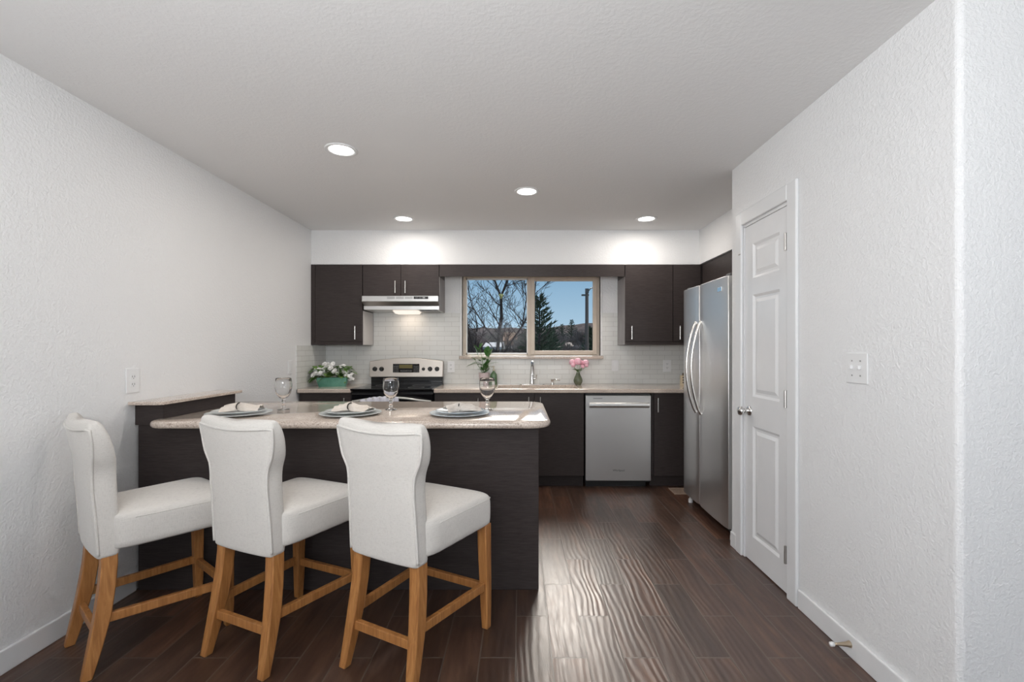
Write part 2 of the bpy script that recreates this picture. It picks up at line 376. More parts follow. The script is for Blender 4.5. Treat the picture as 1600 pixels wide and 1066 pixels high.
# window over the sink
t = thing('window_1', 'tan framed sliding window above the sink looking onto bare trees', None, (.12, YB+.08, WZ0), kind='structure')
bm = B(); fy0, fy1 = YB+.05, YB+.13
box(bm, WX0, WX0+.035, fy0, fy1, WZ0, WZ1); box(bm, WX1-.035, WX1, fy0, fy1, WZ0, WZ1)
for a, b in ((WX0+.035,.085),(.135,WX1-.035)): box(bm, a, b, fy0+.002, fy1, WZ0, WZ0+.012); box(bm, a, b, fy0+.002, fy1, WZ1-.03, WZ1)
box(bm, .085, .135, fy0+.01, fy1, WZ0, WZ1)
obj('window_frame', bm, VINYL, t, bevel=.004)
bm = B(); sx0, sx1, sy0, sy1, sz0, sz1 = .12, WX1-.03, fy0-.012, fy0+.03, WZ0+.012, WZ1-.02
box(bm, sx0, sx0+.04, sy0, sy1, sz0, sz1); box(bm, sx1-.04, sx1, sy0, sy1, sz0, sz1); box(bm, sx0+.04, sx1-.04, sy0+.001, sy1, sz0, sz0+.042); box(bm, sx0+.04, sx1-.04, sy0+.001, sy1, sz1-.042, sz1)
sash = obj('sash', bm, VINYL, t, bevel=.004, label='tan sliding sash on the right half')
obj('pane', box(B(), sx0+.04, sx1-.04, sy0+.018, sy0+.022, sz0+.042, sz1-.042), GLASS, sash)
bm = B()
for a in ((WX0+.033,WX0+.045,WZ0+.012,WZ1-.03),(.075,.087,WZ0+.012,WZ1-.03)): box(bm, a[0],a[1],fy0+.02,fy0+.05,a[2],a[3])
box(bm, WX0+.033, .087, fy0+.02, fy0+.05, WZ0+.012, WZ0+.03); box(bm, WX0+.033,.087, fy0+.02, fy0+.05, WZ1-.045, WZ1-.03)
obj('glazing_bead', bm, VINYLW, t, label='thin white bead around the fixed left pane')
obj('pane', box(B(), WX0+.045, .075, fy0+.033, fy0+.037, WZ0+.03, WZ1-.045), GLASS, t)
bm = B(); box(bm, WX0-.02, WX0, YB-.012, YB+.05, WZ0, WZ1); box(bm, WX1, WX1+.02, YB-.012, YB+.05, WZ0, WZ1)
obj('window_casing', bm, VINYLW, t, bevel=.003)
obj('sill', box(B(), WX0-.025, WX1+.025, YB-.05, YB+.06, WZ0-.033, WZ0-.001), STONE, t, bevel=.006, label='beige stone sill')

# ================================================================== PANTRY DOOR
DY0, DY1 = 2.365, 2.845
t = thing('door_1', 'narrow white three-panel pantry door with round chrome knob', None, (XR, 2.6, 0), kind='structure')
def panel_door():
    bm = B(); f = XR+.004; b = XR+.036; y0, y1, z0, z1 = DY0+.004, DY1-.012, .008, 2.022
    panels = [(1.70,1.905),(.995,1.60),(.16,.82)]; py0, py1 = y0+.09, y1-.09
    ys = [y0,py0,py1,y1]; zs = [z0]+[v for p in sorted(panels) for v in p]+[z1]
    g = {}
    def V(x,y,z):
        k = (round(x,5),round(y,5),round(z,5))
        if k not in g: g[k] = bm.verts.new(k)
        return g[k]
    for i in range(3):
        for j in range(len(zs)-1):
            a, b_, c, d = ys[i], ys[i+1], zs[j], zs[j+1]
            if i == 1 and j % 2 == 1:
                rings = [(0,0),(.014,.009),(.026,.009),(.046,.002)]
                for (o1,d1),(o2,d2) in zip(rings, rings[1:]):
                    A = [V(f+d1,a+o1,c+o1),V(f+d1,b_-o1,c+o1),V(f+d1,b_-o1,d-o1),V(f+d1,a+o1,d-o1)]
                    C_ = [V(f+d2,a+o2,c+o2),V(f+d2,b_-o2,c+o2),V(f+d2,b_-o2,d-o2),V(f+d2,a+o2,d-o2)]
                    for k in range(4): bm.faces.new((A[k],A[(k+1)%4],C_[(k+1)%4],C_[k]))
                bm.faces.new(C_)
            else: bm.faces.new((V(f,a,c),V(f,b_,c),V(f,b_,d),V(f,a,d)))
    # back and edges
    bk = [V(b,y0,z0),V(b,y1,z0),V(b,y1,z1),V(b,y0,z1)]; bm.faces.new(bk)
    bot = [V(f,y,z0) for y in ys]; bm.faces.new(bot+[bk[1],bk[0]]); top = [V(f,y,z1) for y in ys]; bm.faces.new(top+[bk[2],bk[3]])
    l = [V(f,y0,z) for z in zs]; bm.faces.new(l+[bk[3],bk[0]]); rr = [V(f,y1,z) for z in zs]; bm.faces.new(rr+[bk[2],bk[1]])
    return bm
leaf = obj('door_leaf', panel_door(), DOORP, t)
bm = B(); cx0, cx1 = XR-.017, XR
box(bm, cx0, cx1, DY0-.085, DY0-.003, 0, 2.125); box(bm, cx0, cx1, DY1+.003, DY1+.075, 0, 2.125); box(bm, cx0, cx1, DY0-.003, DY1+.003, 2.04, 2.125)
obj('door_casing', bm, CASE, t, bevel=.006)
bm = B(); box(bm, XR, XR+.11, DY1-.008, DY1, 0, 2.03); box(bm, XR, XR+.11, DY0, DY0+.002, 0, 2.03); box(bm, XR, XR+.11, DY0, DY1, 2.024, 2.03); box(bm, XR+.04, XR+.05, DY0, DY1, 0, 2.03)
obj('door_jamb', bm, TRIM, t)
for z in (1.83, 1.02, .22):
    bm = B(); lathe(bm, [(0,-.045),(.007,-.045),(.007,.045),(0,.045)], 10, (XR-.017, DY0+.003, z)); obj('hinge', bm, NICKELD, t, label='brushed metal hinge barrel')
bm = B()
lathe(bm, [(0,0),(.031,0),(.031,.004),(.024,.010),(.012,.012),(.010,.030),(.018,.036),(.027,.046),(.028,.056),(.022,.066),(.008,.070),(0,.070)], 24)
bmesh.ops.transform(bm, matrix=Matrix.Translation((XR+.004, DY1-.065, .905)) @ Matrix.Rotation(-PI/2, 4, 'Y'), verts=bm.verts)
obj('door_knob', bm, CHROME, t, smooth=True, label='round polished knob')
# strike-side latch mark high on the jamb
obj('strike_plate', box(B(), XR-.0185, XR-.017, DY1+.006, DY1+.03, 1.86, 1.868), NICKELD, t)

# door stop on baseboard
bm = B(); p0 = Vector((XR-.0145, 1.91, .055)); lathe(bm, [(0,0),(.014,0),(.013,.004),(.010,.012),(.006,.05),(.0045,.068),(0,.068)], 14)
M = Matrix.Translation(p0) @ Matrix.Rotation(-PI/2, 4, 'Y'); bmesh.ops.transform(bm, matrix=M, verts=bm.verts)
t = thing('door_stop', 'small brass door stop sticking out of the right baseboard', 'door stop', p0)
obj('stem', bm, mat('aged_brass', (.55,.45,.33), .3, 1.0), t, smooth=True)
bm = B(); lathe(bm, [(0,.066),(.009,.066),(.010,.072),(.009,.082),(0,.084)], 14); bmesh.ops.transform(bm, matrix=M, verts=bm.verts)
obj('rubber_tip', bm, WHITEP, t, smooth=True, label='white rubber tip')

# ================================================================== SWITCH + OUTLETS
def plate(name, label, cat, c, wdt, hgt, normal, kind):
    """wall plate; normal one of '+x','-x','-y'"""
    t = thing(name, label, cat, c)
    def bx(u0,u1,z0,z1,d0,d1):
        bm = B()
        if normal == '+x': return box(bm, c[0]+d0, c[0]+d1, c[1]+u0, c[1]+u1, c[2]+z0, c[2]+z1)
        if normal == '-x': return box(bm, c[0]-d1, c[0]-d0, c[1]+u0, c[1]+u1, c[2]+z0, c[2]+z1)
        return box(bm, c[0]+u0, c[0]+u1, c[1]-d1, c[1]-d0, c[2]+z0, c[2]+z1)
    obj('cover_plate', bx(-wdt/2,wdt/2,-hgt/2,hgt/2,0,.006), WHITEP, t, bevel=.003)
    if kind == 'toggle2':
        for u in (-.023,.023):
            obj('toggle', bx(u-.005,u+.005,-.004,.012,.006,.018), WHITEP, t, bevel=.002)
            for z in (-.03,.03): obj('screw', bx(u-.003,u+.003,z-.003,z+.003,.006,.0072), GREYP, t)
    elif kind == 'outlet':
        for z in (-.02,.02):
            f = obj('receptacle', bx(-.017,.017,z-.015,z+.015,.006,.008), WHITEP, t, bevel=.003)
            bm = bx(-.008,-.0055,z-.003,z+.007,.008,.0085); bm2 = bx(.0055,.008,z-.003,z+.007,.008,.0085); me = bpy.data.meshes.new('x'); bm2.to_mesh(me); bm.from_mesh(me)
            bm2.free(); bm2 = bx(-.002,.002,z-.01,z-.006,.008,.0085); me = bpy.data.meshes.new('x'); bm2.to_mesh(me); bm.from_mesh(me); bm2.free()
            obj('slot', bm, SLOT, f)
    else:
        obj('rocker', bx(-.016,.016,-.033,.033,.006,.009), WHITEP, t, bevel=.002)
    return t
plate('light_switch', 'white double toggle switch plate on the right wall beside the pantry door', 'light switch', (XR,1.886,1.20), .12, .125, '-x', 'toggle2')
plate('wall_outlet', 'white duplex outlet on the left wall above the raised ledge', 'outlet', (XL,2.425,1.112), .085, .13, '+x', 'outlet')
plate('wall_switch', 'white rocker switch on the left wall just before the tile', 'light switch', (XL,4.09,1.115), .075, .12, '+x', 'rocker')
plate('wall_outlet', 'white outlet in the tile between the range and the potted plant', 'outlet', (-.72,YB-.009,1.09), .075, .12, '-y', 'outlet')
plate('wall_switch', 'white rocker switch in the tile just right of the window', 'light switch', (1.0,YB-.009,1.10), .075, .12, '-y', 'rocker')
plate('wall_outlet', 'white outlet in the tile closest to the refrigerator', 'outlet', (1.545,YB-.009,1.10), .085, .125, '-y', 'outlet')

# ================================================================== RECESSED LIGHTS
LP = [((-1.04,2.686),'largest looking recessed ceiling light, nearest to the left front'),((.052,3.395),'recessed ceiling light in the middle of the kitchen ceiling'),
      ((-1.034,4.11),'recessed ceiling light before the soffit above the range'),((1.13,4.11),'recessed ceiling light near the soffit on the refrigerator side')]
for i, ((x,y),lab) in enumerate(LP):
    t = thing('recessed_light', 'round white ' + lab, 'ceiling light', (x,y,ZC), group='recessed kitchen ceiling lights')
    bm = B(); lathe(bm, [(.068,-.001),(.070,-.005),(.088,-.006),(.092,-.003),(.092,0),(.068,-.0005)], 40, (x,y,ZC)); obj('trim_ring', bm, WHITEP, t, smooth=True)
    bm = B(); lathe(bm, [(0,-.0030),(.045,-.0036),(.068,-.0022)], 32, (x,y,ZC)); obj('lens', bm, BULB, t, smooth=True)
    lamp('AREA', 'downlight', (x,y,ZC-.012), (0,0,0), 5.3, (1,.93,.86), shape='DISK', size=.13)

# ================================================================== CABINETS
def handle(parent, x, y, z0, z1, lab=None, r=.006):
    """vertical bar pull standing off a face at depth y (towards the camera)"""
    bm = B(); tube(bm, [(x,y-.028,z0),(x,y-.028,z1)], r, 10)
    for z in (z0+.015, z1-.015): tube(bm, [(x,y,z),(x,y-.028,z)], .004, 8)
    return obj('handle', bm, NICKEL, parent, auto=40)
def door(parent, x0,x1,y,z0,z1, hx=None, hz=None, name='door', m=None):
    d = obj(name, box(B(), x0+.002, x1-.002, y-.019, y, z0+.002, z1-.002), m or CAB, parent, bevel=.0015, seg=1)
    if hx is not None: handle(d, hx, y-.019, hz[0], hz[1])
    return d
def body(parent, x0,x1,y0,y1,z0,z1, m=None): return obj('carcass', box(B(), x0,x1,y0,y1,z0,z1), m or CAB, parent)
U0, U1 = 1.318, 2.103; UY = 4.50
# left upper
t = thing('upper_cabinet', 'tall dark brown wall cabinet in the left corner beside the hood', 'cabinet', (-1.79,4.67,U0))
c = body(t, XL+.002, -1.5375, UY+.019, YB-.001, U0, U1)
obj('side_panel', box(B(), -1.5375, -1.5335, UY+.021, YB-.01, U0, 1.65), CABIN, t, label='pale unfinished side panel')
obj('stile', box(B(), XL+.002, -2.0, UY, UY+.019, U0, U1), CABV, t); obj('rail', box(B(), -2.0, -1.5375, UY+.004, UY+.019, U0, U0+.03), CAB, t)
door(t, -2.0, -1.5375, UY+.019, U0+.03, U1, -1.60, (1.37,1.50))
# over range
t = thing('upper_cabinet', 'short dark brown two-door cabinet above the range hood', 'cabinet', (-1.16,4.67,1.7945))
body(t, -1.533, -.7875, UY+.019, YB-.001, 1.7945, U1)
obj('side_panel', box(B(), -.7875, -.7835, UY+.004, YB-.01, 1.655, 1.984), CABSIDE, t, label='grey-brown side panel running down past the hood')
door(t, -1.533, -1.162, UY+.019, 1.7945, U1, -1.21, (1.82,1.94)); door(t, -1.162, -.7875, UY+.019, 1.7945, U1, -1.112, (1.82,1.94))
# valance
o = obj('window_valance', box(B(), -.783, 1.023, UY, UY+.02, 1.986, U1), CAB, loc=(.12,UY,1.986)); tag(o, 'long dark brown valance board spanning above the window', 'valance')
# right upper
t = thing('upper_cabinet', 'dark brown two-door wall cabinet between the window and the refrigerator', 'cabinet', (1.4,4.67,U0))
body(t, 1.029, 2.148, UY+.019, YB-.001, U0, U1)
obj('side_panel', box(B(), 1.025, 1.029, UY+.004, YB-.01, U0, 1.984), CABSIDE, t, label='grey-brown side panel facing the window')
obj('rail', box(B(), 1.029, 1.76, UY+.004, UY+.019, U0, U0+.03), CAB, t)
door(t, 1.029, 1.497, UY+.019, U0+.03, U1, 1.09, (1.37,1.50)); door(t, 1.50, 1.77, UY+.019, U0+.03, U1, 1.558, (1.37,1.50))
# over fridge (faces left)
t = thing('upper_cabinet', 'dark brown cabinet tucked above the refrigerator', 'cabinet', (1.95,3.75,1.80))
obj('carcass', box(B(), 1.80, 2.148, 3.002, 4.495, 1.80, U1), CAB, t)
for a, b in ((3.05,3.62),(3.62,4.25)): obj('door', box(B(), 1.781, 1.80, a+.002, b-.002, 1.802, U1-.002), CAB, t, bevel=.0015, seg=1)
obj('filler_strip', box(B(), 1.783, 1.80, 4.252, 4.495, 1.80, U1), CAB, t)

# base cabinets
BY = 4.225; TK = .11
def base(lab, x0,x1, doors, hollow=False):
    t = thing('base_cabinet', lab, 'cabinet', ((x0+x1)/2, 4.5, 0))
    if hollow:
        bm = B(); y0, y1 = BY+.019, YB-.012; box(bm, x0, x0+.016, y0, y1, TK, .873); box(bm, x1-.016, x1, y0, y1, TK, .873); box(bm, x0+.016, x1-.016, y0, y1, TK, TK+.016); box(bm, x0+.016, x1-.016, y1-.01, y1, TK+.016, .873); box(bm, x0+.016, x1-.016, y0, y0+.016, .80, .873)
        obj('carcass', bm, CAB, t)
    else: body(t, x0, x1, BY+.019, YB-.012, TK, .873)
    obj('toe_kick', box(B(), x0, x1, BY+.075, BY+.09, 0, TK), CAB, t)
    for d in doors: door(t, *d)
    return t
base('dark base cabinet under the planter of white flowers', XL+.01, -1.5415, [(-1.99,-1.545,BY+.019,TK,.872,-1.60,(.70,.83))])
base('dark base cabinet between the range and the sink cabinet', -.783, -.322, [(-.783,-.322,BY+.019,TK,.872,-.38,(.70,.83))])
base('dark two-door base cabinet under the sink', -.320, .590, [(-.320,.135,BY+.019,TK,.872,.082,(.73,.84)),(.135,.590,BY+.019,TK,.872,.188,(.73,.84))], True)
base('dark base cabinet between the dishwasher and the refrigerator', 1.212, 2.14, [(1.23,1.62,BY+.019,TK,.872,1.262,(.70,.83))])

# counters
CZ0, CZ1 = .875, .912
def slab(bm, poly, z0, z1): prism(bm, poly, z0, z1)
o = obj('countertop', box(B(), XL+.010, -1.5405, 4.20, YB-.010, CZ0, CZ1), STONE, loc=(-1.79,4.5,CZ0), bevel=.006); tag(o, 'short beige granite counter left of the range', 'countertop')
bm = B(); SX0, SX1, SY0, SY1 = -.21, .55, 4.30, 4.66
xs = [-.7845, SX0, SX1, 2.148]; ys = [4.20, SY0, SY1, YB-.010]; vs = {}
for i, x in enumerate(xs):
    for j, y in enumerate(ys):
        for k, z in enumerate((CZ0, CZ1)): vs[i,j,k] = bm.verts.new((x,y,z))
for i in range(3):
    for j in range(3):
        if (i,j) == (1,1): continue
        for k in (0,1): bm.faces.new((vs[i,j,k],vs[i+1,j,k],vs[i+1,j+1,k],vs[i,j+1,k]))
def q(a,b): bm.faces.new((vs[a[0],a[1],0],vs[b[0],b[1],0],vs[b[0],b[1],1],vs[a[0],a[1],1]))
for i in range(3): q((i,0),(i+1,0)); q((i,3),(i+1,3)); q((0,i),(0,i+1)); q((3,i),(3,i+1))
q((1,1),(2,1)); q((1,2),(2,2)); q((1,1),(1,2)); q((2,1),(2,2))
o = obj('countertop', bm, STONE, loc=(.7,4.5,CZ0), bevel=.006); tag(o, 'long beige granite counter with the sink along the back wall', 'countertop')
# sink
bm = B(); e = .001
loft(bm, [[(x,y,.874) for x,y in rrect(SX0-.012,SX1+.012,SY0-.012,SY1+.012,(.05,)*4)], [(x,y,.874) for x,y in rrect(SX0+.004,SX1-.004,SY0+.004,SY1-.004,(.045,)*4)],
          [(x,y,.72) for x,y in rrect(SX0+.012,SX1-.012,SY0+.012,SY1-.012,(.045,)*4)], [(x,y,.70) for x,y in rrect(SX0+.04,SX1-.04,SY0+.04,SY1-.04,(.03,)*4)]], cap=False)
bm.faces.new([v for v in bm.verts if abs(v.co.z-.70)<1e-5])
t = thing('sink', 'stone coloured undermount sink set into the long counter', 'sink', (.17,4.48,.70))
obj('basin', bm, noisy('composite_sink', (.42,.37,.33), (.46,.41,.37), 60, .35), t, auto=50, solid=.004)
bm = B(); lathe(bm, [(0,.006),(.03,.006),(.045,.004),(.045,.001)], 20, (.17,4.48,.701)); obj('drain', bm, CHROME, t, smooth=True)
# faucet
fx, fy = .126, 4.735
t = thing('faucet', 'chrome pull-down kitchen faucet behind the sink', 'faucet', (fx,fy,CZ1))
obj('deck_plate', prism(B(), rrect(fx-.125,fx+.13,fy-.028,fy+.028,(.027,)*4), CZ1, CZ1+.007), CHROME, t, bevel=.002)
bm = B(); lathe(bm, [(.026,0),(.026,.02),(.022,.03),(.019,.13),(.017,.145),(0,.145)], 20, (fx,fy,CZ1+.007)); obj('body', bm, CHROME, t, auto=50)
bm = B(); tube(bm, [(fx,fy,CZ1+.14),(fx,fy-.004,CZ1+.19),(fx,fy-.03,CZ1+.228),(fx,fy-.07,CZ1+.24),(fx,fy-.115,CZ1+.225),(fx,fy-.14,CZ1+.19)], [.015,.014,.013,.013,.014,.015], 14); obj('spout', bm, CHROME, t, auto=50)
bm = B(); tube(bm, [(fx,fy-.14,CZ1+.19),(fx,fy-.15,CZ1+.155),(fx,fy-.155,CZ1+.11)], [.016,.019,.021], 14); obj('spray_head', bm, CHROME, t, auto=50)
bm = B(); tube(bm, [(fx+.018,fy,CZ1+.06),(fx+.04,fy,CZ1+.062)], .010, 10); tube(bm, [(fx+.04,fy,CZ1+.062),(fx+.05,fy-.01,CZ1+.10)], [.007,.005], 8); obj('lever', bm, CHROME, t, auto=50)
dx = .335
t = thing('soap_dispenser', 'small chrome soap pump right of the faucet', 'soap dispenser', (dx,fy,CZ1))
bm = B(); lathe(bm, [(.018,0),(.018,.006),(.011,.012),(.011,.035),(.015,.04),(.015,.055),(0,.058)], 16, (dx,fy,CZ1)); obj('base', bm, CHROME, t, auto=50)
bm = B(); tube(bm, [(dx,fy,CZ1+.05),(dx+.04,fy-.03,CZ1+.052),(dx+.075,fy-.05,CZ1+.046)], [.007,.006,.005], 10); obj('nozzle', bm, CHROME, t, auto=50)

# ================================================================== RANGE
RX0, RX1 = -1.5385, -.7865
t = thing('range', 'black electric range with curved stainless control panel', 'range', ((RX0+RX1)/2, 4.48, 0))
obj('body', box(B(), RX0+.004, RX1-.004, 4.235, 4.81, .03, .90), BLACKM, t)
obj('cooktop', box(B(), RX0+.002, RX1-.002, 4.17, 4.75, .90, .916), BLACKG, t, bevel=.005)
obj('backguard', box(B(), RX0+.006, RX1-.006, 4.75, 4.815, .90, 1.145), BLACKM, t, bevel=.006)
bm = B(); n = 16; fr = []; bk = []
pts = []
for i in range(n+1):
    u = i/n; x = RX0 + (RX1-RX0)*u; pts.append((x, 1.152+.034*math.sin(PI*u)))
out = [(RX0+.006,.99)] + [(RX0,1.0)] + pts + [(RX1,1.0),(RX1-.006,.99)]
loft(bm, [[(x,4.713+(z-1)*.1,z) for x,z in out],[(x,4.752+(z-1)*.1,z) for x,z in out]])
cp = obj('control_panel', bm, STEELW, t, bevel=.004, label='stainless control panel with an arched top')
def py(z): return 4.713+(z-1)*.1
pcx = (RX0+RX1)/2
dp = obj('display', box(B(), pcx-.135, pcx+.135, py(1.08)-.006, py(1.08), 1.035, 1.125), BLACKG, cp, bevel=.002)
obj('screen', box(B(), pcx-.07, pcx+.065, py(1.08)-.0085, py(1.08)-.005, 1.08, 1.116), emis('amber_display', (.35,.28,.06), .10, (.08,.065,.02)), cp)
bm = B()
for sx_ in (-1,1):
    for i in range(3):
        for j in range(4): x = pcx+sx_*(.085+i*.018); z = 1.045+j*.018; box(bm, x-.006,x+.006,py(1.08)-.0075,py(1.08)-.006,z-.005,z+.005)
    obj('button_pad', bm, DGREY, cp); bm = B()
for i in range(6): x = pcx-.05+i*.02; box(bm, x-.007,x+.007,py(1.08)-.0075,py(1.08)-.006,1.045,1.06)
obj('button_row', bm, DGREY, cp)
for x, rr in ((-.68,.026),(-.49,.026),(.62,.018),(.80,.026),(.985,.026)):
    pass
for u, rr in ((.075,.024),(.165,.024),(.735,.017),(.825,.024),(.92,.024)):
    kx = RX0+(RX1-RX0)*u; bm = B(); lathe(bm, [(0,.026),(rr*.75,.026),(rr*.85,.022),(rr*.9,.006),(rr,.003),(rr,0)], 20)
    for v in bm.verts: v.co.y *= 1
    box(bm, -rr*.2, rr*.2, -rr*.85, rr*.85, .024, .032)
    bmesh.ops.transform(bm, matrix=Matrix.Translation((kx, py(1.07), 1.072)) @ Matrix.Rotation(PI/2, 4, 'X'), verts=bm.verts)
    obj('knob', bm, BLACK, cp, auto=40)
obj('vent_trim', box(B(), RX0+.01, RX1-.01, 4.738, 4.75, .935, .952), BLACKG, t, bevel=.003)
for bx_, by_, br in ((-.19,4.58,.075),(.19,4.58,.09),(-.19,4.33,.10),(.19,4.33,.075)):
    obj('burner_ring', torus(B(), br, .0008, (pcx+bx_,by_,.9163), 'z', 40, 4), DGREY, t)
obj('oven_door', box(B(), RX0+.006, RX1-.006, 4.185, 4.233, .20, .872), BLACKG, t, bevel=.008)
obj('drawer', box(B(), RX0+.006, RX1-.006, 4.19, 4.233, .04, .19), BLACKM, t, bevel=.006)
hp = [(RX0+.02+(RX1-RX0-.04)*i/16, 4.185-.055*min(1,math.sin(PI*i/16)*2.4), .800+.042*math.sin(PI*i/16)) for i in range(17)]
bm = B(); tube(bm, hp, .010, 10); obj('oven_handle', bm, mat('pale_handle', (.62,.62,.58), .3, .3), t, auto=50, label='pale arched oven door handle')
# towel on the oven handle
bm = B(); rows = []
nx, x0t, x1t = 40, pcx-.265, pcx+.08
prof = [(4.148,.60),(4.145,.70),(4.143,.79),(4.135,.838),(4.128,.851),(4.119,.847),(4.115,.80),(4.113,.70),(4.110,.58),(4.112,.50)]
for i in range(nx+1):
    u = i/nx; x = x0t+(x1t-x0t)*u; zz = .042*(math.sin(PI*(x-RX0)/(RX1-RX0))-1)
    rows.append([(x, y-(.004*math.sin(u*34)+.003*math.sin(u*71))*(1 if k > 4 else .2), z+zz+(.007*abs(math.sin(u*22)) if k in (3,4,5) and .2<u<.9 else 0)) for k,(y,z) in enumerate(prof)])
loft(bm, rows, cap=False, closed=False)
o = obj('dish_towel', bm, noisy('lilac_white_cotton', (.62,.62,.70), (.72,.72,.78), 80, .9, bstr=.3), loc=(pcx,4.12,.5), sub=1, solid=.003); tag(o, 'pale lilac towel draped over the oven door handle', 'towel')

# ================================================================== HOOD
hx0, hx1 = -1.532, -.790
t = thing('range_hood', 'brushed stainless under-cabinet hood above the range', 'range hood', ((hx0+hx1)/2, 4.6, 1.655))
bm = B(); prof = [(4.47,1.7925),(4.47,1.738),(4.525,1.70),(4.525,1.662),(4.828,1.655),(4.828,1.7925)]
loft(bm, [[(hx0,y,z) for y,z in prof],[(hx1,y,z) for y,z in prof]]); obj('shell', bm, STEELH, t, bevel=.002, seg=1)
for i in range(3):
    x = hx0+.245+i*.087; bm = B()
    for j in range(5): box(bm, x, x+.075, 4.468, 4.4705, 1.763+j*.0045, 1.7655+j*.0045)
    obj('vent_grille', bm, GREYP, t)
cpn = obj('switch_panel', box(B(), hx0+.505, hx0+.645, 4.466, 4.4705, 1.762, 1.786), BLACK, t)
for k in range(3): obj('button', box(B(), hx0+.52+k*.035, hx0+.545+k*.035, 4.4645, 4.467, 1.768, 1.780), GREYP if k == 2 else DGREY, cpn)
bm = B(); loft(bm, [[(x,y,1.6575) for x,y in rrect(hx0+.27,hx0+.52,4.56,4.76,(.01,)*4,2)],[(x,y,1.632) for x,y in rrect(hx0+.285,hx0+.505,4.60,4.75,(.01,)*4,2)]])
obj('lamp_lens', bm, LENS, t)
obj('filter', box(B(), hx0+.54, hx1-.03, 4.56, 4.80, 1.652, 1.657), GREYP, t)
lamp('AREA', 'hood_lamp', ((hx0+hx0+.79)/2,4.70,1.628), (math.radians(8),0,0), .55, (1,.82,.66), shape='RECTANGLE', size=.2, size_y=.12)

# ================================================================== DISHWASHER
dx0, dx1 = .601, 1.201
t = thing('dishwasher', 'stainless steel dishwasher with wide bar handle under the counter', 'dishwasher', (.9,4.5,0))
obj('tub', box(B(), .603, 1.199, 4.25, 4.8, .05, .862), BLACK, t)
fp = obj('front_panel', box(B(), dx0, dx1, 4.208, 4.25, .072, .852), STEEL, t, bevel=.004)
bm = B(); tube(bm, [(dx0+.03,4.166,.768),(dx1-.03,4.166,.768)], .02, 12, flat=(.55,1.15)) ; box(bm, dx0+.035,dx0+.06,4.17,4.21,.75,.786); box(bm, dx1-.06,dx1-.035,4.17,4.21,.75,.786)
obj('bar_handle', bm, STEELH, fp, auto=40)
obj('kick_plate', box(B(), dx0+.01, dx1-.03, 4.29, 4.30, 0, .09), BLACK, t)
obj('control_strip', box(B(), dx0+.005, dx1-.005, 4.225, 4.25, .853, .868), BLACK, t)
MF = lambda x,y,z: Matrix.Translation((x,y,z)) @ Matrix.Rotation(PI/2, 4, 'X')
text('Whirlpool', .026, DGREY, 'lettering', fp, MF(.905,4.2075,.168))
obj('badge', box(B(), dx0+.07, dx0+.155, 4.207, 4.2085, .823, .828), DGREY, fp)

# ================================================================== FRIDGE (faces left)
t = thing('refrigerator', 'stainless side-by-side refrigerator with two bowed handles', 'refrigerator', (1.75,3.46,0))
obj('case', box(B(), 1.455, 2.12, 3.05, 3.87, .03, 1.755), mat('fridge_side_grey', (.16,.16,.16), .45), t, bevel=.004)
def fdoor(y0,y1):
    bm = B(); prof = []
    n = 10
    for i in range(n+1):
        u = i/n; prof.append((1.374-.006*math.sin(PI*u)**.7 if 0 < i < n else 1.380, y0+(y1-y0)*u))
    poly = [(1.45,y0)] + prof + [(1.45,y1)]
    loft(bm, [[(x,y,.085) for x,y in poly],[(x,y,1.765) for x,y in poly]]); return bm
fd = obj('refrigerator_door', fdoor(3.046,3.531), STEELF, t, auto=30, bevel=.003); zd = obj('freezer_door', fdoor(3.537,3.874), STEELF, t, auto=30, bevel=.003)
def fh(y, par):
    bm = B(); pts = []
    for i in range(21):
        u = i/20; pts.append((1.374-.006-.072*math.sin(PI*u)**.8, y, 1.485-.70*u))
    pts[0] = (1.372,y,1.487); pts[-1] = (1.372,y,.783)
    tube(bm, pts, .013, 12, flat=(1,.8)); obj('handle', bm, NICKEL, par, auto=50)
fh(3.487, fd); fh(3.585, zd)
obj('kick_grille', box(B(), 1.46, 1.49, 3.06, 3.86, .012, .08), BLACK, t)
for y in (3.08, 3.84):
    bm = B(); lathe(bm, [(0,0),(.018,0),(.018,.03),(.009,.032),(.009,.083),(0,.083)], 12, (1.425,y,0)); obj('levelling_foot', bm, WHITEP, t, auto=40)
for y in (3.10,3.82): obj('hinge_cover', box(B(), 1.40, 1.50, y-.03, y+.03, 1.766, 1.785), DGREY, t, bevel=.004)
obj('badge', box(B(), 1.364, 1.368, 3.115, 3.18, 1.67, 1.70), CHROME, fd, bevel=.001)

# floor vent
t = thing('floor_register', 'tan floor vent in front of the corner cabinet by the refrigerator', 'floor vent', (1.43,4.13,0))
VT = mat('tan_vent', (.36,.27,.21), .45)
bm = B(); box(bm, 1.36, 1.52, 4.045, 4.06, .0005, .006); box(bm, 1.36,1.52,4.205,4.22,.0005,.006); box(bm,1.36,1.375,4.06,4.205,.0005,.006); box(bm,1.505,1.52,4.06,4.205,.0005,.006)
for i in range(10): x = 1.378+i*.013; box(bm, x, x+.007, 4.06, 4.205, .0005, .005)
obj('grille', bm, VT, t)

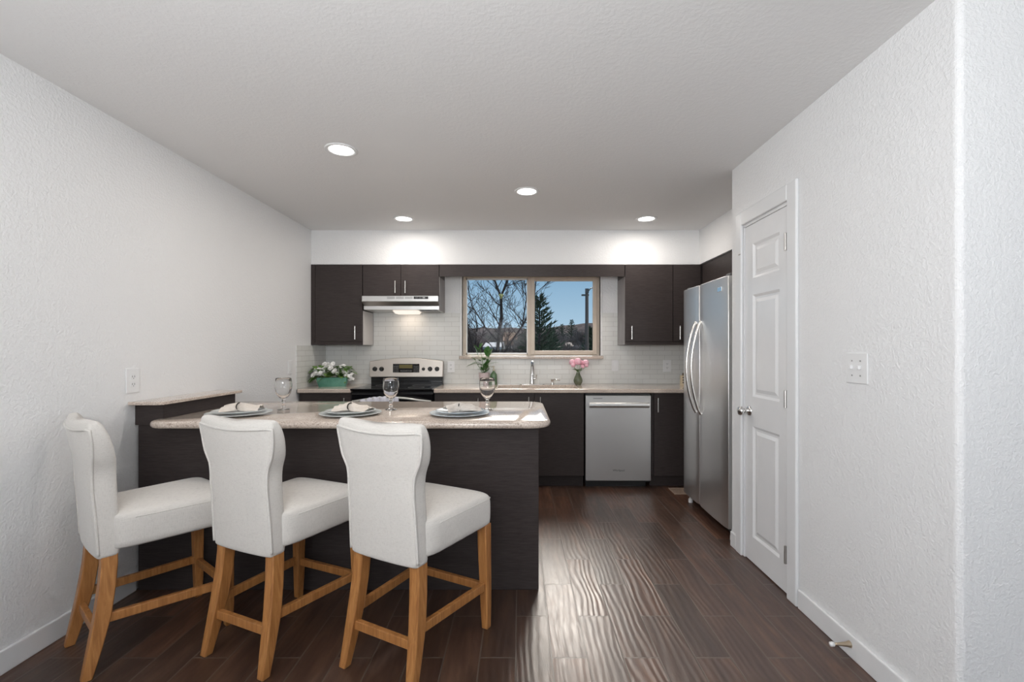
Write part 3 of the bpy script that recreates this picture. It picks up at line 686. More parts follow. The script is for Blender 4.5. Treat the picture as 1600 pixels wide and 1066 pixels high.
# ================================================================== PENINSULA
PY = 2.444; PX1 = .101; PYB = 3.03
t = thing('kitchen_peninsula', 'dark brown panelled peninsula base behind the stools', 'peninsula', (-.96,2.75,0))
obj('front_panel', box(B(), XL+.016, PX1, PY, PY+.02, 0, .8745), CAB, t, bevel=.002, seg=1)
obj('carcass', box(B(), XL+.016, PX1, PY+.021, PYB, .10, .8745), CAB, t)
obj('toe_kick', box(B(), XL+.016, PX1-.02, PY+.03, PYB-.07, 0, .10), CAB, t)
for i in range(4):
    a = -1.87+i*.49; d = obj('door', box(B(), a+.002, a+.487, PYB, PYB+.018, .105, .872), CAB, t, bevel=.0015, seg=1)
    bm = B(); hx = a+(.44 if i % 2 == 0 else .05); tube(bm, [(hx,PYB+.046,.70),(hx,PYB+.046,.83)], .006, 8)
    for z in (.715,.815): tube(bm, [(hx,PYB+.018,z),(hx,PYB+.046,z)], .004, 8)
    obj('handle', bm, NICKEL, d, auto=40)
# worktop with rounded corners
px0, px1, pyf, pyb = -1.905, .162, 2.315, 3.225
outer = rrect(px0, px1, pyf, pyb, (.09,.11,.12,.0), 10)
# notch at the raised ledge: replace x0y1 corner
poly = [p for p in outer if not (abs(p[0]-px0)<1e-6 and abs(p[1]-pyb)<1e-6)]
poly = poly + [(XL+.003,pyb),(XL+.003,3.075),(-1.883,3.075),(-1.883,2.446),(px0,2.44)]
def inset(poly, d):
    n = len(poly); out = []
    for i in range(n):
        a, b, c = Vector(poly[i-1]), Vector(poly[i]), Vector(poly[(i+1)%n])
        e1 = (b-a); e2 = (c-b)
        e1 = e1.normalized() if e1.length > 1e-7 else e2.normalized(); e2 = e2.normalized() if e2.length > 1e-7 else e1
        nn = Vector((-(e1.y+e2.y), e1.x+e2.x)); 
        if nn.length < 1e-6: out.append(tuple(b)); continue
        nn.normalize(); k = max(.5, nn.dot(Vector((-e1.y,e1.x)))); out.append(tuple(b+nn*d/k))
    return out
bm = B(); prof = [(.016,0),(.006,.004),(.001,.012),(0,.020),(.002,.028),(.007,.034),(.016,.037)]
loft(bm, [[(x,y,CZ0+z) for x,y in inset(poly, d)] for d, z in prof])
o = obj('peninsula_countertop', bm, STONE, loc=(-.9,2.77,CZ0), auto=45); tag(o, 'polished beige granite breakfast bar top with rounded corners', 'countertop')
# raised ledge
t = thing('raised_ledge', 'narrow dark pony wall with a granite cap along the left wall', 'ledge', (-1.96,2.75,.875))
obj('riser', box(B(), XL+.003, -1.889, PY-.003, 3.06, .8755, .984), CAB, t)
LC0 = .985
bm = B(); pl = rrect(XL+.002, -1.862, 2.395, 3.10, (0,.03,.01,0), 6); prism(bm, pl, LC0, 1.002); obj('granite_cap', bm, STONE, t, bevel=.003, label='thin beige granite cap')

# ================================================================== STOOLS
def make_stool(label):
    t = thing('counter_stool', label, 'stool', group='counter stools along the peninsula')
    # back cushion
    def kk(z): return .010+.020*min(1,max(0,(z-.72)/.2))
    def bsec(z, w, yc, th, zdip=0):
        l = []; n = 9; k = kk(z)
        def fw(x): return k*(abs(x)/w)**2.2
        front = [(-w+2*w*i/(n-1)) for i in range(n)]
        ins = .014
        for x in front: l.append((x*(1-.025), yc-th/2+fw(x)*.8, z-zdip*(1-(x/w)**2)))
        l.append((w, yc-th/2+fw(w)+.006, z)); l.append((w, yc-th/2+fw(w)+.016, z)); l.append((w+.002, yc+.004+fw(w), z)); l.append((w, yc+th/2-.012+fw(w), z))
        for x in reversed(front): l.append((x*(1-.05), yc+th/2+fw(x), z-zdip*(1-(x/w)**2)))
        l.append((-w, yc+th/2-.012+fw(w), z)); l.append((-w-.002, yc+.004+fw(w), z)); l.append((-w, yc-th/2+fw(w)+.016, z)); l.append((-w, yc-th/2+fw(w)+.006, z))
        return l
    rows = [(.448,.168,-.188,.064,0),(.452,.173,-.188,.070,0),(.475,.174,-.188,.073,0),(.54,.173,-.190,.076,0),(.62,.171,-.194,.078,0),(.70,.169,-.199,.080,0),(.755,.169,-.205,.080,0),(.78,.171,-.208,.080,0),(.805,.176,-.211,.080,0),(.83,.188,-.216,.080,0),
            (.85,.199,-.220,.078,.001),(.89,.209,-.229,.072,.005),(.93,.215,-.239,.065,.009),(.96,.217,-.247,.057,.012),(.985,.215,-.253,.046,.015),(.998,.209,-.256,.030,.017),(1.003,.200,-.257,.014,.018)]
    bm = B(); loft(bm, [bsec(z,w_,y,th,zd) for z,w_,y,th,zd in rows]); bk = obj('backrest', bm, LINEN, t, sub=1)
    # piping: rear perimeter
    def rear(z, sgn):
        for a, b in zip(rows, rows[1:]):
            if a[0] <= z <= b[0]:
                f = (z-a[0])/(b[0]-a[0]); w_, y, th = [a[i]+(b[i]-a[i])*f for i in (1,2,3)]; return (sgn*(w_-.001), y-th/2+kk(z)+.001, z)
    zz = [.466+.0125*i for i in range(42)]
    zz = [z for z in zz if z < .972]
    pts = [rear(z,-1) for z in zz]
    top = [(x, -.249-.0275+.026*(abs(x)/.213)**2.2, .972-.013*(1-(x/.213)**2)) for x in [-.195+.39*i/18 for i in range(19)]]
    pts += top + [rear(z,1) for z in reversed(zz)]
    bm = B(); tube(bm, pts, .0058, 6); obj('piping', bm, LINEN, bk, smooth=True)
    # seat
    def ssec(z, g, crown=0):
        y0, y1, w0, w1 = -.175, .262-g, .195-g, .222-g
        l = []; n = 7
        for i in range(n): u = -1+2*i/(n-1); l.append((u*w0*.97, y0, z+crown*(1-u*u)*.2))
        for i in range(1,6): v = i/6; l.append((w0+(w1-w0)*v, y0+(y1-y0)*v, z+crown*.1))
        l.append((w1, y1-.03, z)); l.append((w1-.010, y1-.008, z)); l.append((w1-.035, y1+.002, z))
        for i in range(1,n-1): u = 1-2*i/(n-1); l.append((u*(w1-.04), y1+.006, z+crown*(1-u*u)*.2))
        l.append((-w1+.035, y1+.002, z)); l.append((-w1+.010, y1-.008, z)); l.append((-w1, y1-.03, z))
        for i in range(5,0,-1): v = i/6; l.append((-(w0+(w1-w0)*v), y0+(y1-y0)*v, z+crown*.1))
        return l
    bm = B(); sec = [ssec(.472,.012), ssec(.476,.001), ssec(.53,0), ssec(.585,0), ssec(.603,.004), ssec(.617,.016)]
    rws = loft(bm, sec, cap=False)
    bm.faces.new(rws[0][::-1])
    # domed top
    last = sec[-1]; c0 = Vector((0,.045,.617)); prev = rws[-1]
    for f_, dz in ((.82,.010),(.55,.018),(.25,.022)):
        ring = [bm.verts.new((c0.x+(p[0]-c0.x)*f_, c0.y+(p[1]-c0.y)*f_, p[2]+dz)) for p in last]
        for i in range(len(ring)): j = (i+1)%len(ring); bm.faces.new((prev[i],prev[j],ring[j],ring[i]))
        prev = ring
    bm.faces.new(prev)
    st = obj('seat', bm, LINEN, t, sub=1)
    seam = [p for p in ssec(.594,.003)]; k0 = [p for p in seam if p[1] > -.172]
    i0 = next(i for i,p in enumerate(seam) if p[1] > -.17); loop = seam[i0:]
    bm = B(); tube(bm, loop, .0022, 5); obj('seam', bm, LINEN, st, smooth=True)
    # legs
    def leg(pts, sz):
        bm = B(); loft(bm, [[(x-a, y-b, z),(x+a, y-b, z),(x+a, y+b, z),(x-a, y+b, z)] for (x,y,z),(a,b) in zip(pts, sz)])
        return obj('leg', bm, WOOD, t, bevel=.004, auto=35)
    for s in (-1,1):
        leg([(s*.172,-.248,0),(s*.166,-.225,.10),(s*.160,-.200,.22),(s*.152,-.184,.34),(s*.148,-.178,.42),(s*.147,-.178,.478)], [(.017,.017),(.020,.022),(.023,.026),(.024,.026),(.024,.026),(.024,.026)])
        leg([(s*.198,.236,0),(s*.196,.236,.10),(s*.194,.234,.22),(s*.191,.232,.36),(s*.189,.231,.478)], [(.016,.016),(.019,.019),(.021,.021),(.023,.023),(.024,.024)])
    def bar(a, b, th, hh):
        a, b = Vector(a), Vector(b); d = (b-a).normalized(); nrm = Vector((-d.y,d.x,0)).normalized()*th/2; up = Vector((0,0,hh/2))
        bm = B(); loft(bm, [[p-nrm-up,p+nrm-up,p+nrm+up,p-nrm+up] for p in (a,b)]); return obj('stretcher', bm, WOOD, t, bevel=.003)
    for s in (-1,1): bar((s*.164,-.185,.212),(s*.194,.215,.196),.022,.036)
    bar((-.148,-.212,.160),(.148,-.212,.160),.022,.036); bar((-.176,.234,.186),(.176,.234,.186),.022,.034)
    return t
SP = [(-1.655,2.078,-38,'cream upholstered counter stool standing against the left wall'),(-1.054,2.085,-23.5,'cream upholstered counter stool between the two others'),(-.438,1.998,-27.5,'cream upholstered counter stool nearest the open end of the peninsula')]
pr = make_stool(SP[0][3])
for i, (x,y,a,lab) in enumerate(SP):
    o = pr if i == 0 else copy_tree(pr)
    o.location = (x,y,0); o.rotation_euler = (0,0,math.radians(a)); o['label'] = lab

# ================================================================== PLACE SETTINGS
def dish(name, R, z, mt, label, cat, x, y, group):
    o = obj(name, lathe(B(), [(0,0),(R*.55,0),(R*.62,.002),(R*.97,.011),(R,.0135),(R*.99,.0155),(R*.95,.0135),(R*.66,.006),(R*.6,.004),(0,.004)], 56), mt, smooth=True)
    o.location = (x,y,z); return tag(o, label, cat, group)
NAPKING = noisy('grey_linen_napkin', (.50,.46,.42), (.66,.61,.56), 40, .9, (1,6,1), bstr=.3, bdist=.002)
def napkin_bm(seed, style):
    rnd = random.Random(seed); bm = B(); nu, nv = 34, 26; rows = []
    ph = [rnd.uniform(0,6) for _ in range(6)]
    for i in range(nu+1):
        u = -1+2*i/nu; ring_u = -.12
        d = abs(u-ring_u); wd = .018+.062*min(1,(d/.9)**.8) if u < ring_u else .018+.05*min(1,(d/.75)**.7)
        L_ = .085 if u < 0 else .105
        row = []
        for j in range(nv+1):
            v = -1+2*j/nv
            fold = .006*math.sin(v*9+ph[0]+u*2)+.004*math.sin(v*17+ph[1]-u*3)
            hump = (.037-.017*min(1,d*1.2))*math.cos(v*PI/2)**.7 if abs(v) < 1 else 0
            x = u*L_; y = v*wd + .006*math.sin(u*7+ph[2]); z = .002+hump+max(0,fold)*(1-abs(v)**4)
            if style and u > .75: z *= .6
            row.append((x,y,z))
        rows.append(row)
    loft(bm, rows, cap=False, closed=False); return bm
PS = [(-1.56,2.565,'leftmost of the three place settings'),(-.940,2.565,'middle of the three place settings'),(-.334,2.565,'rightmost of the three place settings')]
for i, (x,y,wh) in enumerate(PS):
    z = CZ1+.0007; short = ('left','middle','right')[i]
    dish('charger_plate', .166, z, CERAM if i < 2 else CERAMB, 'large pale %s charger plate under the %s place setting' % ('green-grey' if i < 2 else 'blue-grey', short), 'plate', x, y, 'charger plates on the peninsula')
    dish('dinner_plate', .134, z+.0125, CERAM if i < 2 else CERAMB, 'smaller pale plate on the charger under the %s napkin' % short, 'plate', x, y, 'dinner plates on the chargers')
    ang = (.25,-.1,.35)[i]
    o = obj('napkin', napkin_bm(i+3, i), (NAPKIN, NAPKIN, NAPKING)[i], sub=1, solid=.0025); o.location = (x+.005,y,z+.0235); o.rotation_euler = (0,0,ang)
    tag(o, ('folded beige linen napkin on the left plate','gathered beige linen napkin on the middle plate','crumpled grey-beige linen napkin on the right plate')[i], 'napkin', 'napkins on the plates')
    rg = obj('napkin_ring', torus(B(), .0215, .0032, (0,0,0), 'x', 28, 8), mat('dark_bronze', (.05,.045,.04), .3, .8), smooth=True)
    rg.location = (x-.0,y,z+.0195+.025); rg.rotation_euler = (0,0,ang-.5)
    tag(rg, 'dark metal ring around the %s napkin' % short, 'napkin ring', 'dark napkin rings')
# goblets
g = lathe(B(), [(0,0),(.034,0),(.036,.0015),(.033,.004),(.012,.008),(.008,.013),(.011,.020),(.013,.026),(.009,.032),(.007,.038),(.010,.046),(.012,.052),(.009,.059),(.012,.064),(.028,.080),(.040,.100),(.046,.125),(.0475,.145),(.0455,.170),(.043,.190),(.0418,.1905),(.041,.189),(.0435,.170),(.0455,.145),(.044,.125),(.038,.102),(.026,.083),(.010,.070),(0,.068)], 40)
gob = obj('water_goblet', g, CRYSTAL, smooth=True)
for i, (x, lab) in enumerate(((-1.42,'clear water goblet right of the left place setting'),(-.774,'clear water goblet in front of the range, middle one of three'),(-.195,'clear water goblet behind the right plate, in front of the green bottle'))):
    o = gob if i == 0 else gob.copy()
    if i: COL.objects.link(o)
    o.location = (x, 2.77, CZ1+.0008); tag(o, lab, 'glass', 'water goblets on the peninsula')

# ================================================================== FLOWERS AND PLANTS
PETW = noisy('white_petal', (.80,.79,.76), (.85,.84,.82), 20, .6); PETP = noisy('pink_petal', (.80,.36,.47), (.92,.60,.67), 40, .6)
LEAF = noisy('green_leaf', (.07,.17,.03), (.22,.36,.10), 14, .45); LEAFD = noisy('dark_leaf', (.04,.13,.03), (.12,.27,.08), 20, .35)
YEL = mat('yellow_centre', (.6,.45,.08), .7); STEM = mat('green_stem', (.14,.25,.08), .6)
def leafbm(bm, base, dirv, ln, wd, droop=.3, n=5):
    base = Vector(base); d = Vector(dirv).normalized(); side = d.cross(Vector((0,0,1)))
    if side.length < .1: side = Vector((1,0,0))
    side.normalize(); up = side.cross(d); rows = []
    for i in range(n+1):
        u = i/n; c = base + d*ln*u - Vector((0,0,1))*droop*ln*u*u; w_ = wd*math.sin(PI*min(1,u*.92+.06))**.8
        rows.append([c-side*w_+up*w_*.25, c, c+side*w_+up*w_*.25])
    loft(bm, rows, cap=False, closed=False)
def blossom_bm(r, petals=5, layers=1, cup=.3):
    bm = B()
    for l in range(layers):
        rr = r*(1-.25*l)
        for k in range(petals):
            a = 2*PI*k/petals+l*.5; d = Vector((math.cos(a),math.sin(a),cup+.5*l)).normalized(); s = Vector((-math.sin(a),math.cos(a),0))
            rows = []
            for i in range(5):
                u = i/4; c = d*rr*u + Vector((0,0,-.15*rr*u*u+.002*l)); w_ = rr*.52*math.sin(PI*min(1,.08+u*.8))
                rows.append([c-s*w_+Vector((0,0,w_*.2)), c, c+s*w_+Vector((0,0,w_*.2))])
            loft(bm, rows, cap=False, closed=False)
    return bm
# white flower planter, turned slightly
rnd = random.Random(5)
pc = Vector((-1.825,4.50,CZ1)); pa = math.radians(12)
t = thing('flower_planter', 'teal oblong planter of white flowers in the left counter corner', 'flower planter', pc, pa)
def loc_obj(name, bm, m, par, **k):
    o = obj(name, bm, m, None, **k); o.parent = par; return o
bm = B(); loft(bm, [[(x,y,0) for x,y in rrect(-.125,.125,-.045,.045,(.02,)*4,4)],[(x,y,.04) for x,y in rrect(-.138,.138,-.054,.054,(.022,)*4,4)],[(x,y,.088) for x,y in rrect(-.148,.148,-.062,.062,(.024,)*4,4)],[(x,y,.088) for x,y in rrect(-.142,.142,-.056,.056,(.022,)*4,4)],[(x,y,.07) for x,y in rrect(-.14,.14,-.054,.054,(.022,)*4,4)]])
loc_obj('planter_box', bm, noisy('teal_glaze', (.06,.21,.15), (.14,.34,.26), 12, .3), t, auto=40)
loc_obj('soil', prism(B(), rrect(-.138,.138,-.052,.052,(.02,)*4,3), .0705, .082), noisy('moss_soil', (.10,.055,.035), (.24,.13,.09), 60, 1, bstr=.6), t)
bm = B()
for i in range(150):
    x = rnd.uniform(-.16,.16); a = rnd.uniform(0,2*PI); leafbm(bm, (x,rnd.uniform(-.05,.05),.085+rnd.uniform(0,.10)), (math.cos(a)+x*4,math.sin(a),rnd.uniform(-.1,1)), rnd.uniform(.05,.09), rnd.uniform(.014,.026), rnd.uniform(.1,.7))
for i in range(14): leafbm(bm, (-.14+rnd.uniform(-.02,.02),rnd.uniform(-.07,.03),.10), (-1,rnd.uniform(-.8,.3),rnd.uniform(-.6,.1)), rnd.uniform(.05,.085), .02, .4)
for i in range(8): leafbm(bm, (.13,rnd.uniform(-.06,.03),.09), (1,rnd.uniform(-.7,.2),rnd.uniform(-.4,.2)), rnd.uniform(.04,.07), .02, .3)
loc_obj('foliage', bm, LEAF, t, smooth=True)
bl = blossom_bm(.025, 5, 2, .35); me_b = None
for i in range(44):
    u = rnd.uniform(-1,1); x = u*.19; hgt = .205-.10*u*u+rnd.uniform(-.07,.03); y = rnd.uniform(-.085,.03)
    if me_b is None: o = loc_obj('blossom', bl, PETW, t, smooth=True); me_b = o
    else: o = me_b.copy(); COL.objects.link(o); o.parent = t
    o.location = (x,y,hgt); o.rotation_euler = (rnd.uniform(.5,1.5), rnd.uniform(-.5,.5)+u*.3, rnd.uniform(-.5,.5)); s = rnd.uniform(.75,1.25); o.scale = (s,s,s)
bm = B()
for i in range(16): x = rnd.uniform(-.12,.12); tube(bm, [(x,0,.08),(x*1.2,rnd.uniform(-.03,.01),.13),(x*1.4,rnd.uniform(-.06,.01),.19)], .0015, 5)
for k in range(3): tube(bm, [(.10,0,.08),(.15,-.01,.16+.02*k),(.19+.02*k,-.02,.17-.02*k)], .0013, 5); 
loc_obj('stems', bm, STEM, t)
# potted plant near the window
pp = Vector((-.365,4.735,CZ1))
t = thing('potted_plant', 'leafy green plant in a pale pink pot under the window', 'potted plant', pp)
loc_obj('pot', lathe(B(), [(0,0),(.042,0),(.045,.003),(.056,.115),(.058,.122),(.053,.122),(.050,.11),(0,.11)], 28), noisy('pale_pink_ceramic', (.58,.48,.49), (.62,.53,.54), 12, .5), t, auto=45)
bm = B(); rnd = random.Random(11)
stems = [((-.03,.0),(-.10,-.01,.26)),((0,0),(-.05,0,.40)),((.02,0),(.045,0,.33)),((0,0),(.05,-.02,.24)),((0,0),(-.02,-.03,.25)),((.01,.01),(.07,.01,.27))]
bs = B()
for (x,y),(tx,ty,tz) in stems:
    tube(bs, [(x*.3,y*.3,.11),((x+tx)*.5,(y+ty)*.5,.11+(tz-.11)*.6),(tx,ty,tz)], [.003,.0025,.0015], 6)
for b_, d_, ln, wd in [((-.05,0,.33),(-.5,-.2,.9),.12,.020),((-.06,0,.28),(-.3,0,1),.15,.018),((.03,0,.29),(.1,-.1,1),.13,.030),((.045,0,.28),(.35,-.2,1),.12,.024),((-.07,0,.22),(-1,-.1,-.1),.11,.016),((-.03,-.03,.22),(-1,-.4,.3),.10,.015),
                      ((.02,-.02,.20),(.5,-.5,.8),.09,.022),((.05,0,.21),(1,0,.35),.11,.010),((.02,-.02,.17),(-.2,-.9,.7),.07,.022),((0,0,.15),(.8,-.5,.5),.07,.02),((-.01,-.01,.14),(-.8,-.5,.5),.07,.018),((-.04,0,.24),(-.4,-.8,.4),.07,.015),((.0,-.02,.25),(.1,-.8,.5),.08,.016)]:
    leafbm(bm, b_, d_, ln*1.1, wd*1.35, .25, 7)
for b_, d_ in (((-.05,0,.36),(-.7,-.3,.7)),((-.04,0,.38),(.3,-.3,1)),((.04,0,.31),(-.3,-.4,.9)),((.045,0,.30),(.7,-.3,.6)),((-.09,0,.25),(-.6,-.4,.6)),((.03,0,.24),(.4,-.8,.6)),((-.02,-.02,.20),(-.5,-.8,.4)),((-.06,0,.30),(-.9,-.2,.3))):
    leafbm(bm, b_, d_, .085, .019, .35, 7)
for i in range(30):
    a = rnd.uniform(0,2*PI); leafbm(bm, (rnd.uniform(-.03,.03),rnd.uniform(-.03,.03),.115+rnd.uniform(0,.08)), (math.cos(a),math.sin(a)*.6-.3,rnd.uniform(.3,1.2)), rnd.uniform(.04,.07), .013, .2)
loc_obj('leaves', bm, LEAFD, t, smooth=True); loc_obj('stems', bs, STEM, t)
# green bottle
t = thing('soap_bottle', 'sage green glass bottle with a pump next to the potted plant', 'bottle', (-.268,4.745,CZ1))
loc_obj('bottle', lathe(B(), [(0,0),(.033,0),(.036,.004),(.036,.085),(.033,.105),(.020,.122),(.012,.13),(.012,.142),(0,.142)], 26), mat('sage_glass', (.12,.22,.11), .15, Transmission_Weight=.25), t, smooth=True)
bm = lathe(B(), [(.013,.140),(.014,.155),(.006,.158),(.005,.178),(.010,.18),(.010,.188),(0,.19)], 14); tube(bm, [(0,0,.185),(-.015,-.025,.185),(-.02,-.035,.178)], .004, 8)
loc_obj('pump', bm, mat('tan_pump', (.50,.46,.36), .4), t, auto=40)
# vase + pink flowers
vc = (.595,4.70,CZ1)
v = obj('vase', lathe(B(), [(0,0),(.026,0),(.030,.004),(.044,.028),(.046,.045),(.040,.070),(.026,.098),(.018,.116),(.020,.124),(.016,.124),(.014,.115),(.02,.098),(.035,.068),(.04,.045),(.03,.01),(0,.008)], 28), noisy('olive_glaze', (.07,.085,.05), (.19,.21,.14), 14, .22), smooth=True)
v.location = vc; tag(v, 'small olive green teardrop vase on the counter right of the sink', 'vase')
t = thing('flower_bouquet', 'small bunch of pink flowers standing in the olive vase', 'flowers', (vc[0],vc[1],vc[2]+.1))
bf = B(); rnd = random.Random(2)
for l in range(5):
    for k in range(7):
        a = 2*PI*k/7+l*.45; elv = (-.35,.05,.45,.85,1.2)[l]; d = Vector((math.cos(a)*math.cos(elv),math.sin(a)*math.cos(elv),math.sin(elv))); c = d*.026
        s = Vector((-math.sin(a),math.cos(a),0)); u_ = s.cross(d)*-1; u_ = Vector((0,0,1)) - d*d.z if l < 4 else d.cross(s); u_.normalize()
        rr = .013-.0012*l; cen = bf.verts.new(c+d*.006); ring = [bf.verts.new(c+s*math.cos(b)*rr+u_*math.sin(b)*rr) for b in [2*PI*i/8 for i in range(8)]]
        for i in range(8): bf.faces.new((cen,ring[i],ring[(i+1)%8]))
bmesh.ops.create_uvsphere(bf, u_segments=12, v_segments=8, radius=.025)
me_p = None; FP = [(-.058,.0,.128,1.05),(-.005,-.02,.135,1.25),(.078,0,.122,1.1),(.03,.03,.125,.95),(.045,-.01,.085,.7),(-.05,-.02,.10,.8),(.085,-.02,.095,.6)]
for (x,y,z,s) in FP:
    if me_p is None: o = loc_obj('blossom', bf, PETP, t, smooth=True); me_p = o
    else: o = me_p.copy(); COL.objects.link(o); o.parent = t
    o.location = (x,y,z); o.scale = (s,s,s); o.rotation_euler = (.3,x*4,x*30)
bm = B()
for (x,y,z,s) in FP: tube(bm, [(x*.05,y*.05,-.04),(x*.25,y*.3,.04),(x,y,z-.01)], .0016, 5)
loc_obj('stems', bm, STEM, t)
bm = B()
for i in range(14): a = rnd.uniform(0,2*PI); leafbm(bm, (0,0,.028+rnd.uniform(0,.02)), (math.cos(a),math.sin(a),rnd.uniform(.1,.9)), rnd.uniform(.045,.07), .011, .15)
loc_obj('leaves', bm, LEAF, t, smooth=True)
# little carton by the fridge
t = thing('storage_tin', 'small cream tin with dark marks on the counter beside the refrigerator', 'tin', (1.65,4.62,CZ1))
loc_obj('tin', prism(B(), rrect(-.035,.035,-.03,.03,(.008,)*4,3), .0003, .10), mat('cream_tin', (.62,.52,.36), .5), t, bevel=.002)
loc_obj('lid', lathe(B(), [(0,.1005),(.02,.1005),(.02,.118),(.016,.124),(0,.124)], 16), mat('dark_lid', (.12,.09,.05), .4), t, auto=40)
bm = B()
for z in (.03,.055,.08): box(bm, -.028, -.012, -.0315, -.030, z-.006, z+.006)
loc_obj('printed_marks', bm, SLOT, t)

# ================================================================== OUTSIDE
struct('terrain', box(B(), -400, 400, 5.2, 900, -3.6, -3.5), GROUND, 'dry ground beyond the house')
def hill(name, D, pts, thick, m, label):
    bm = B(); xs = [-260+i*4 for i in range(131)]; rnd = random.Random(D)
    k = [rnd.uniform(0,6) for _ in range(4)]
    rows = []
    for j in range(7):
        v = j/6; row = []
        for x in xs:
            px = VX+x*F/D; hgt = pts(px)*D/F; hh = (-3.5-H)+(hgt+3.5+H)*math.sin(v*PI/2)+.5*math.sin(x*.13+k[0])*v+.35*math.sin(x*.37+k[1])*v
            row.append((x, D-thick*(1-v), H+hh))
        rows.append(row)
    rows.append([(x, D+thick, -3.5) for x in xs])
    loft(bm, rows, cap=False, closed=False); return struct(name, bm, m, label, smooth=True)
hill('hill', 320, lambda px: 36-5*math.sin((px-700)/60), 120, HILL, 'distant brushy ridge beyond the trees')
def wood_tree(seed, levels=6, trunk=.22, length=2.2, spread=.55, up=.25, kids=(2,3), lean=(0,0), twig=.012, first=None):
    rnd = random.Random(seed); bm = B()
    def seg(p, d, ln, r, lv):
        n = 3 if lv > 1 else 2; pts = [p]; rs = [r]; dd = d.copy()
        for i in range(n):
            dd = (dd + Vector((rnd.uniform(-1,1),rnd.uniform(-1,1),rnd.uniform(-.3,.8)*up))*.16).normalized()
            pts.append(pts[-1]+dd*ln/n); rs.append(max(twig, r*(1-.35*(i+1)/n)))
        tube(bm, pts, rs, 6 if lv > levels-3 else 3, cap=False)
        if lv == 0: return
        k = rnd.randint(*kids) + (1 if lv == levels else 0)
        for i in range(k):
            a = rnd.uniform(0,2*PI); t_ = rnd.uniform(.55,1) if i else 1
            base = pts[0].lerp(pts[-1], t_) if t_ < 1 else pts[-1]
            idx = min(n, max(1,int(t_*n))); base = pts[idx]
            nd = (dd + Vector((math.cos(a),math.sin(a),rnd.uniform(-.2,.5)))*spread*rnd.uniform(.6,1.3)).normalized()
            seg(base, nd, ln*rnd.uniform(.62,.85), rs[-1]*rnd.uniform(.6,.85), lv-1)
    seg(Vector((0,0,0)), Vector((lean[0],lean[1],1)).normalized(), length, trunk, levels)
    return bm
def place(o, px, D, s=1, rz=0, z=-3.5): o.location = ((px-VX)*D/F, D, z); o.scale = (s,s,s); o.rotation_euler = (0,0,rz); return o
def limb_tree(seed, limbs, twig=.007, lv=4, D=16):
    rnd = random.Random(seed); bm = B()
    def grow(p, d, ln, r, k):
        pts = [p]; rs = [r]; dd = d.copy()
        for i in range(3):
            dd = (dd+Vector((rnd.uniform(-1,1),rnd.uniform(-1,1),rnd.uniform(-.6,1)))*.22).normalized(); pts.append(pts[-1]+dd*ln/3); rs.append(max(twig, r*(1-.3*(i+1)/3)))
        tube(bm, pts, rs, 4 if k > 1 else 3, cap=False)
        if k == 0: return
        for i in range(rnd.randint(2,3)):
            q_ = pts[rnd.randint(1,3)]; nd = (dd+Vector((rnd.uniform(-1,1),rnd.uniform(-1,1),rnd.uniform(-.5,.8)))*.85).normalized(); grow(q_, nd, ln*rnd.uniform(.6,.85), rs[-1]*.72, k-1)
    for pts, r0, r1, step in limbs:
        P = [Vector(p) for p in pts]; n = len(P); rs = [r0+(r1-r0)*i/(n-1) for i in range(n)]; tube(bm, P, rs, 8, cap=False)
        for a, b, ra in zip(P, P[1:], rs):
            m_ = max(1, int((b-a).length/step))
            for k in range(m_):
                q_ = a.lerp(b, (k+.5)/m_)
                if q_.z < 2.2: continue
                d = ((b-a).normalized()*.5+Vector((rnd.uniform(-1,1),rnd.uniform(-1,1),rnd.uniform(-.1,.9)))).normalized(); grow(q_, d, rnd.uniform(.5,.95), max(.014, ra*.38), lv-1 if ra < .05 else lv)
    return bm
# limbs in metres from the trunk foot (the house stands well above the yard)
A = [([(0,0,0),(-.05,.1,2.0),(-.12,0,4.0),(-.02,0,5.2),(.08,.1,6.0),(.06,.1,6.7)], .085, .055, 1.1),
     ([(.06,.1,6.7),(-.20,.3,7.4),(-.60,.2,8.1),(-.95,.4,8.9)], .042, .018, .22), ([(.06,.1,6.7),(.35,-.2,7.4),(.62,-.1,8.2),(.8,.2,9.2)], .042, .018, .22),
     ([(-.12,0,4.1),(.30,-.3,4.8),(.85,-.5,5.6),(1.25,-.6,6.3),(1.35,-.7,7.4)], .05, .018, .24), ([(.85,-.5,5.6),(1.0,-.2,6.6),(.9,0,7.5)], .028, .012, .3),
     ([(0,0,5.0),(-.55,.4,5.6),(-1.05,.5,6.4),(-1.3,.4,7.5)], .032, .012, .3), ([(-.55,.4,5.6),(-1.0,.2,5.5),(-1.4,.1,5.9)], .02, .01, .25), ([(.3,-.3,4.8),(.9,-.6,4.6),(1.3,-.8,5.0)], .025, .01, .25)]
o = obj('bare_tree', limb_tree(8, A, .0055, 4), BARK); place(o, 780, 17)
tag(o, 'large bare tree with a forked dark trunk filling the left window pane', 'tree')
A = [([(0,0,0),(.1,0,2.5),(-.05,.1,4.6)], .09, .07, 1.0), ([(-.05,.1,4.6),(-.35,0,5.6),(-.5,.1,6.9)], .05, .02, .4), ([(-.05,.1,4.6),(.05,0,5.7),(-.1,-.1,6.6)], .04, .015, .4), ([(-.05,.1,4.6),(.35,.1,5.5),(.4,.1,6.2)], .04, .015, .4)]
o = obj('bare_tree', limb_tree(21, A, .006, 3), BARK); place(o, 744, 21, rz=.3)
tag(o, 'smaller bare tree with upright twigs at the left window edge', 'tree')
A = [([(0,0,0),(-.2,0,2.5),(-.1,.1,4.4)], .08, .06, 1.0), ([(-.1,.1,4.4),(.25,0,5.4),(.5,.1,6.6),(.55,0,7.6)], .05, .018, .4), ([(-.1,.1,4.4),(-.35,.2,5.2),(-.5,.1,6.0)], .035, .015, .4)]
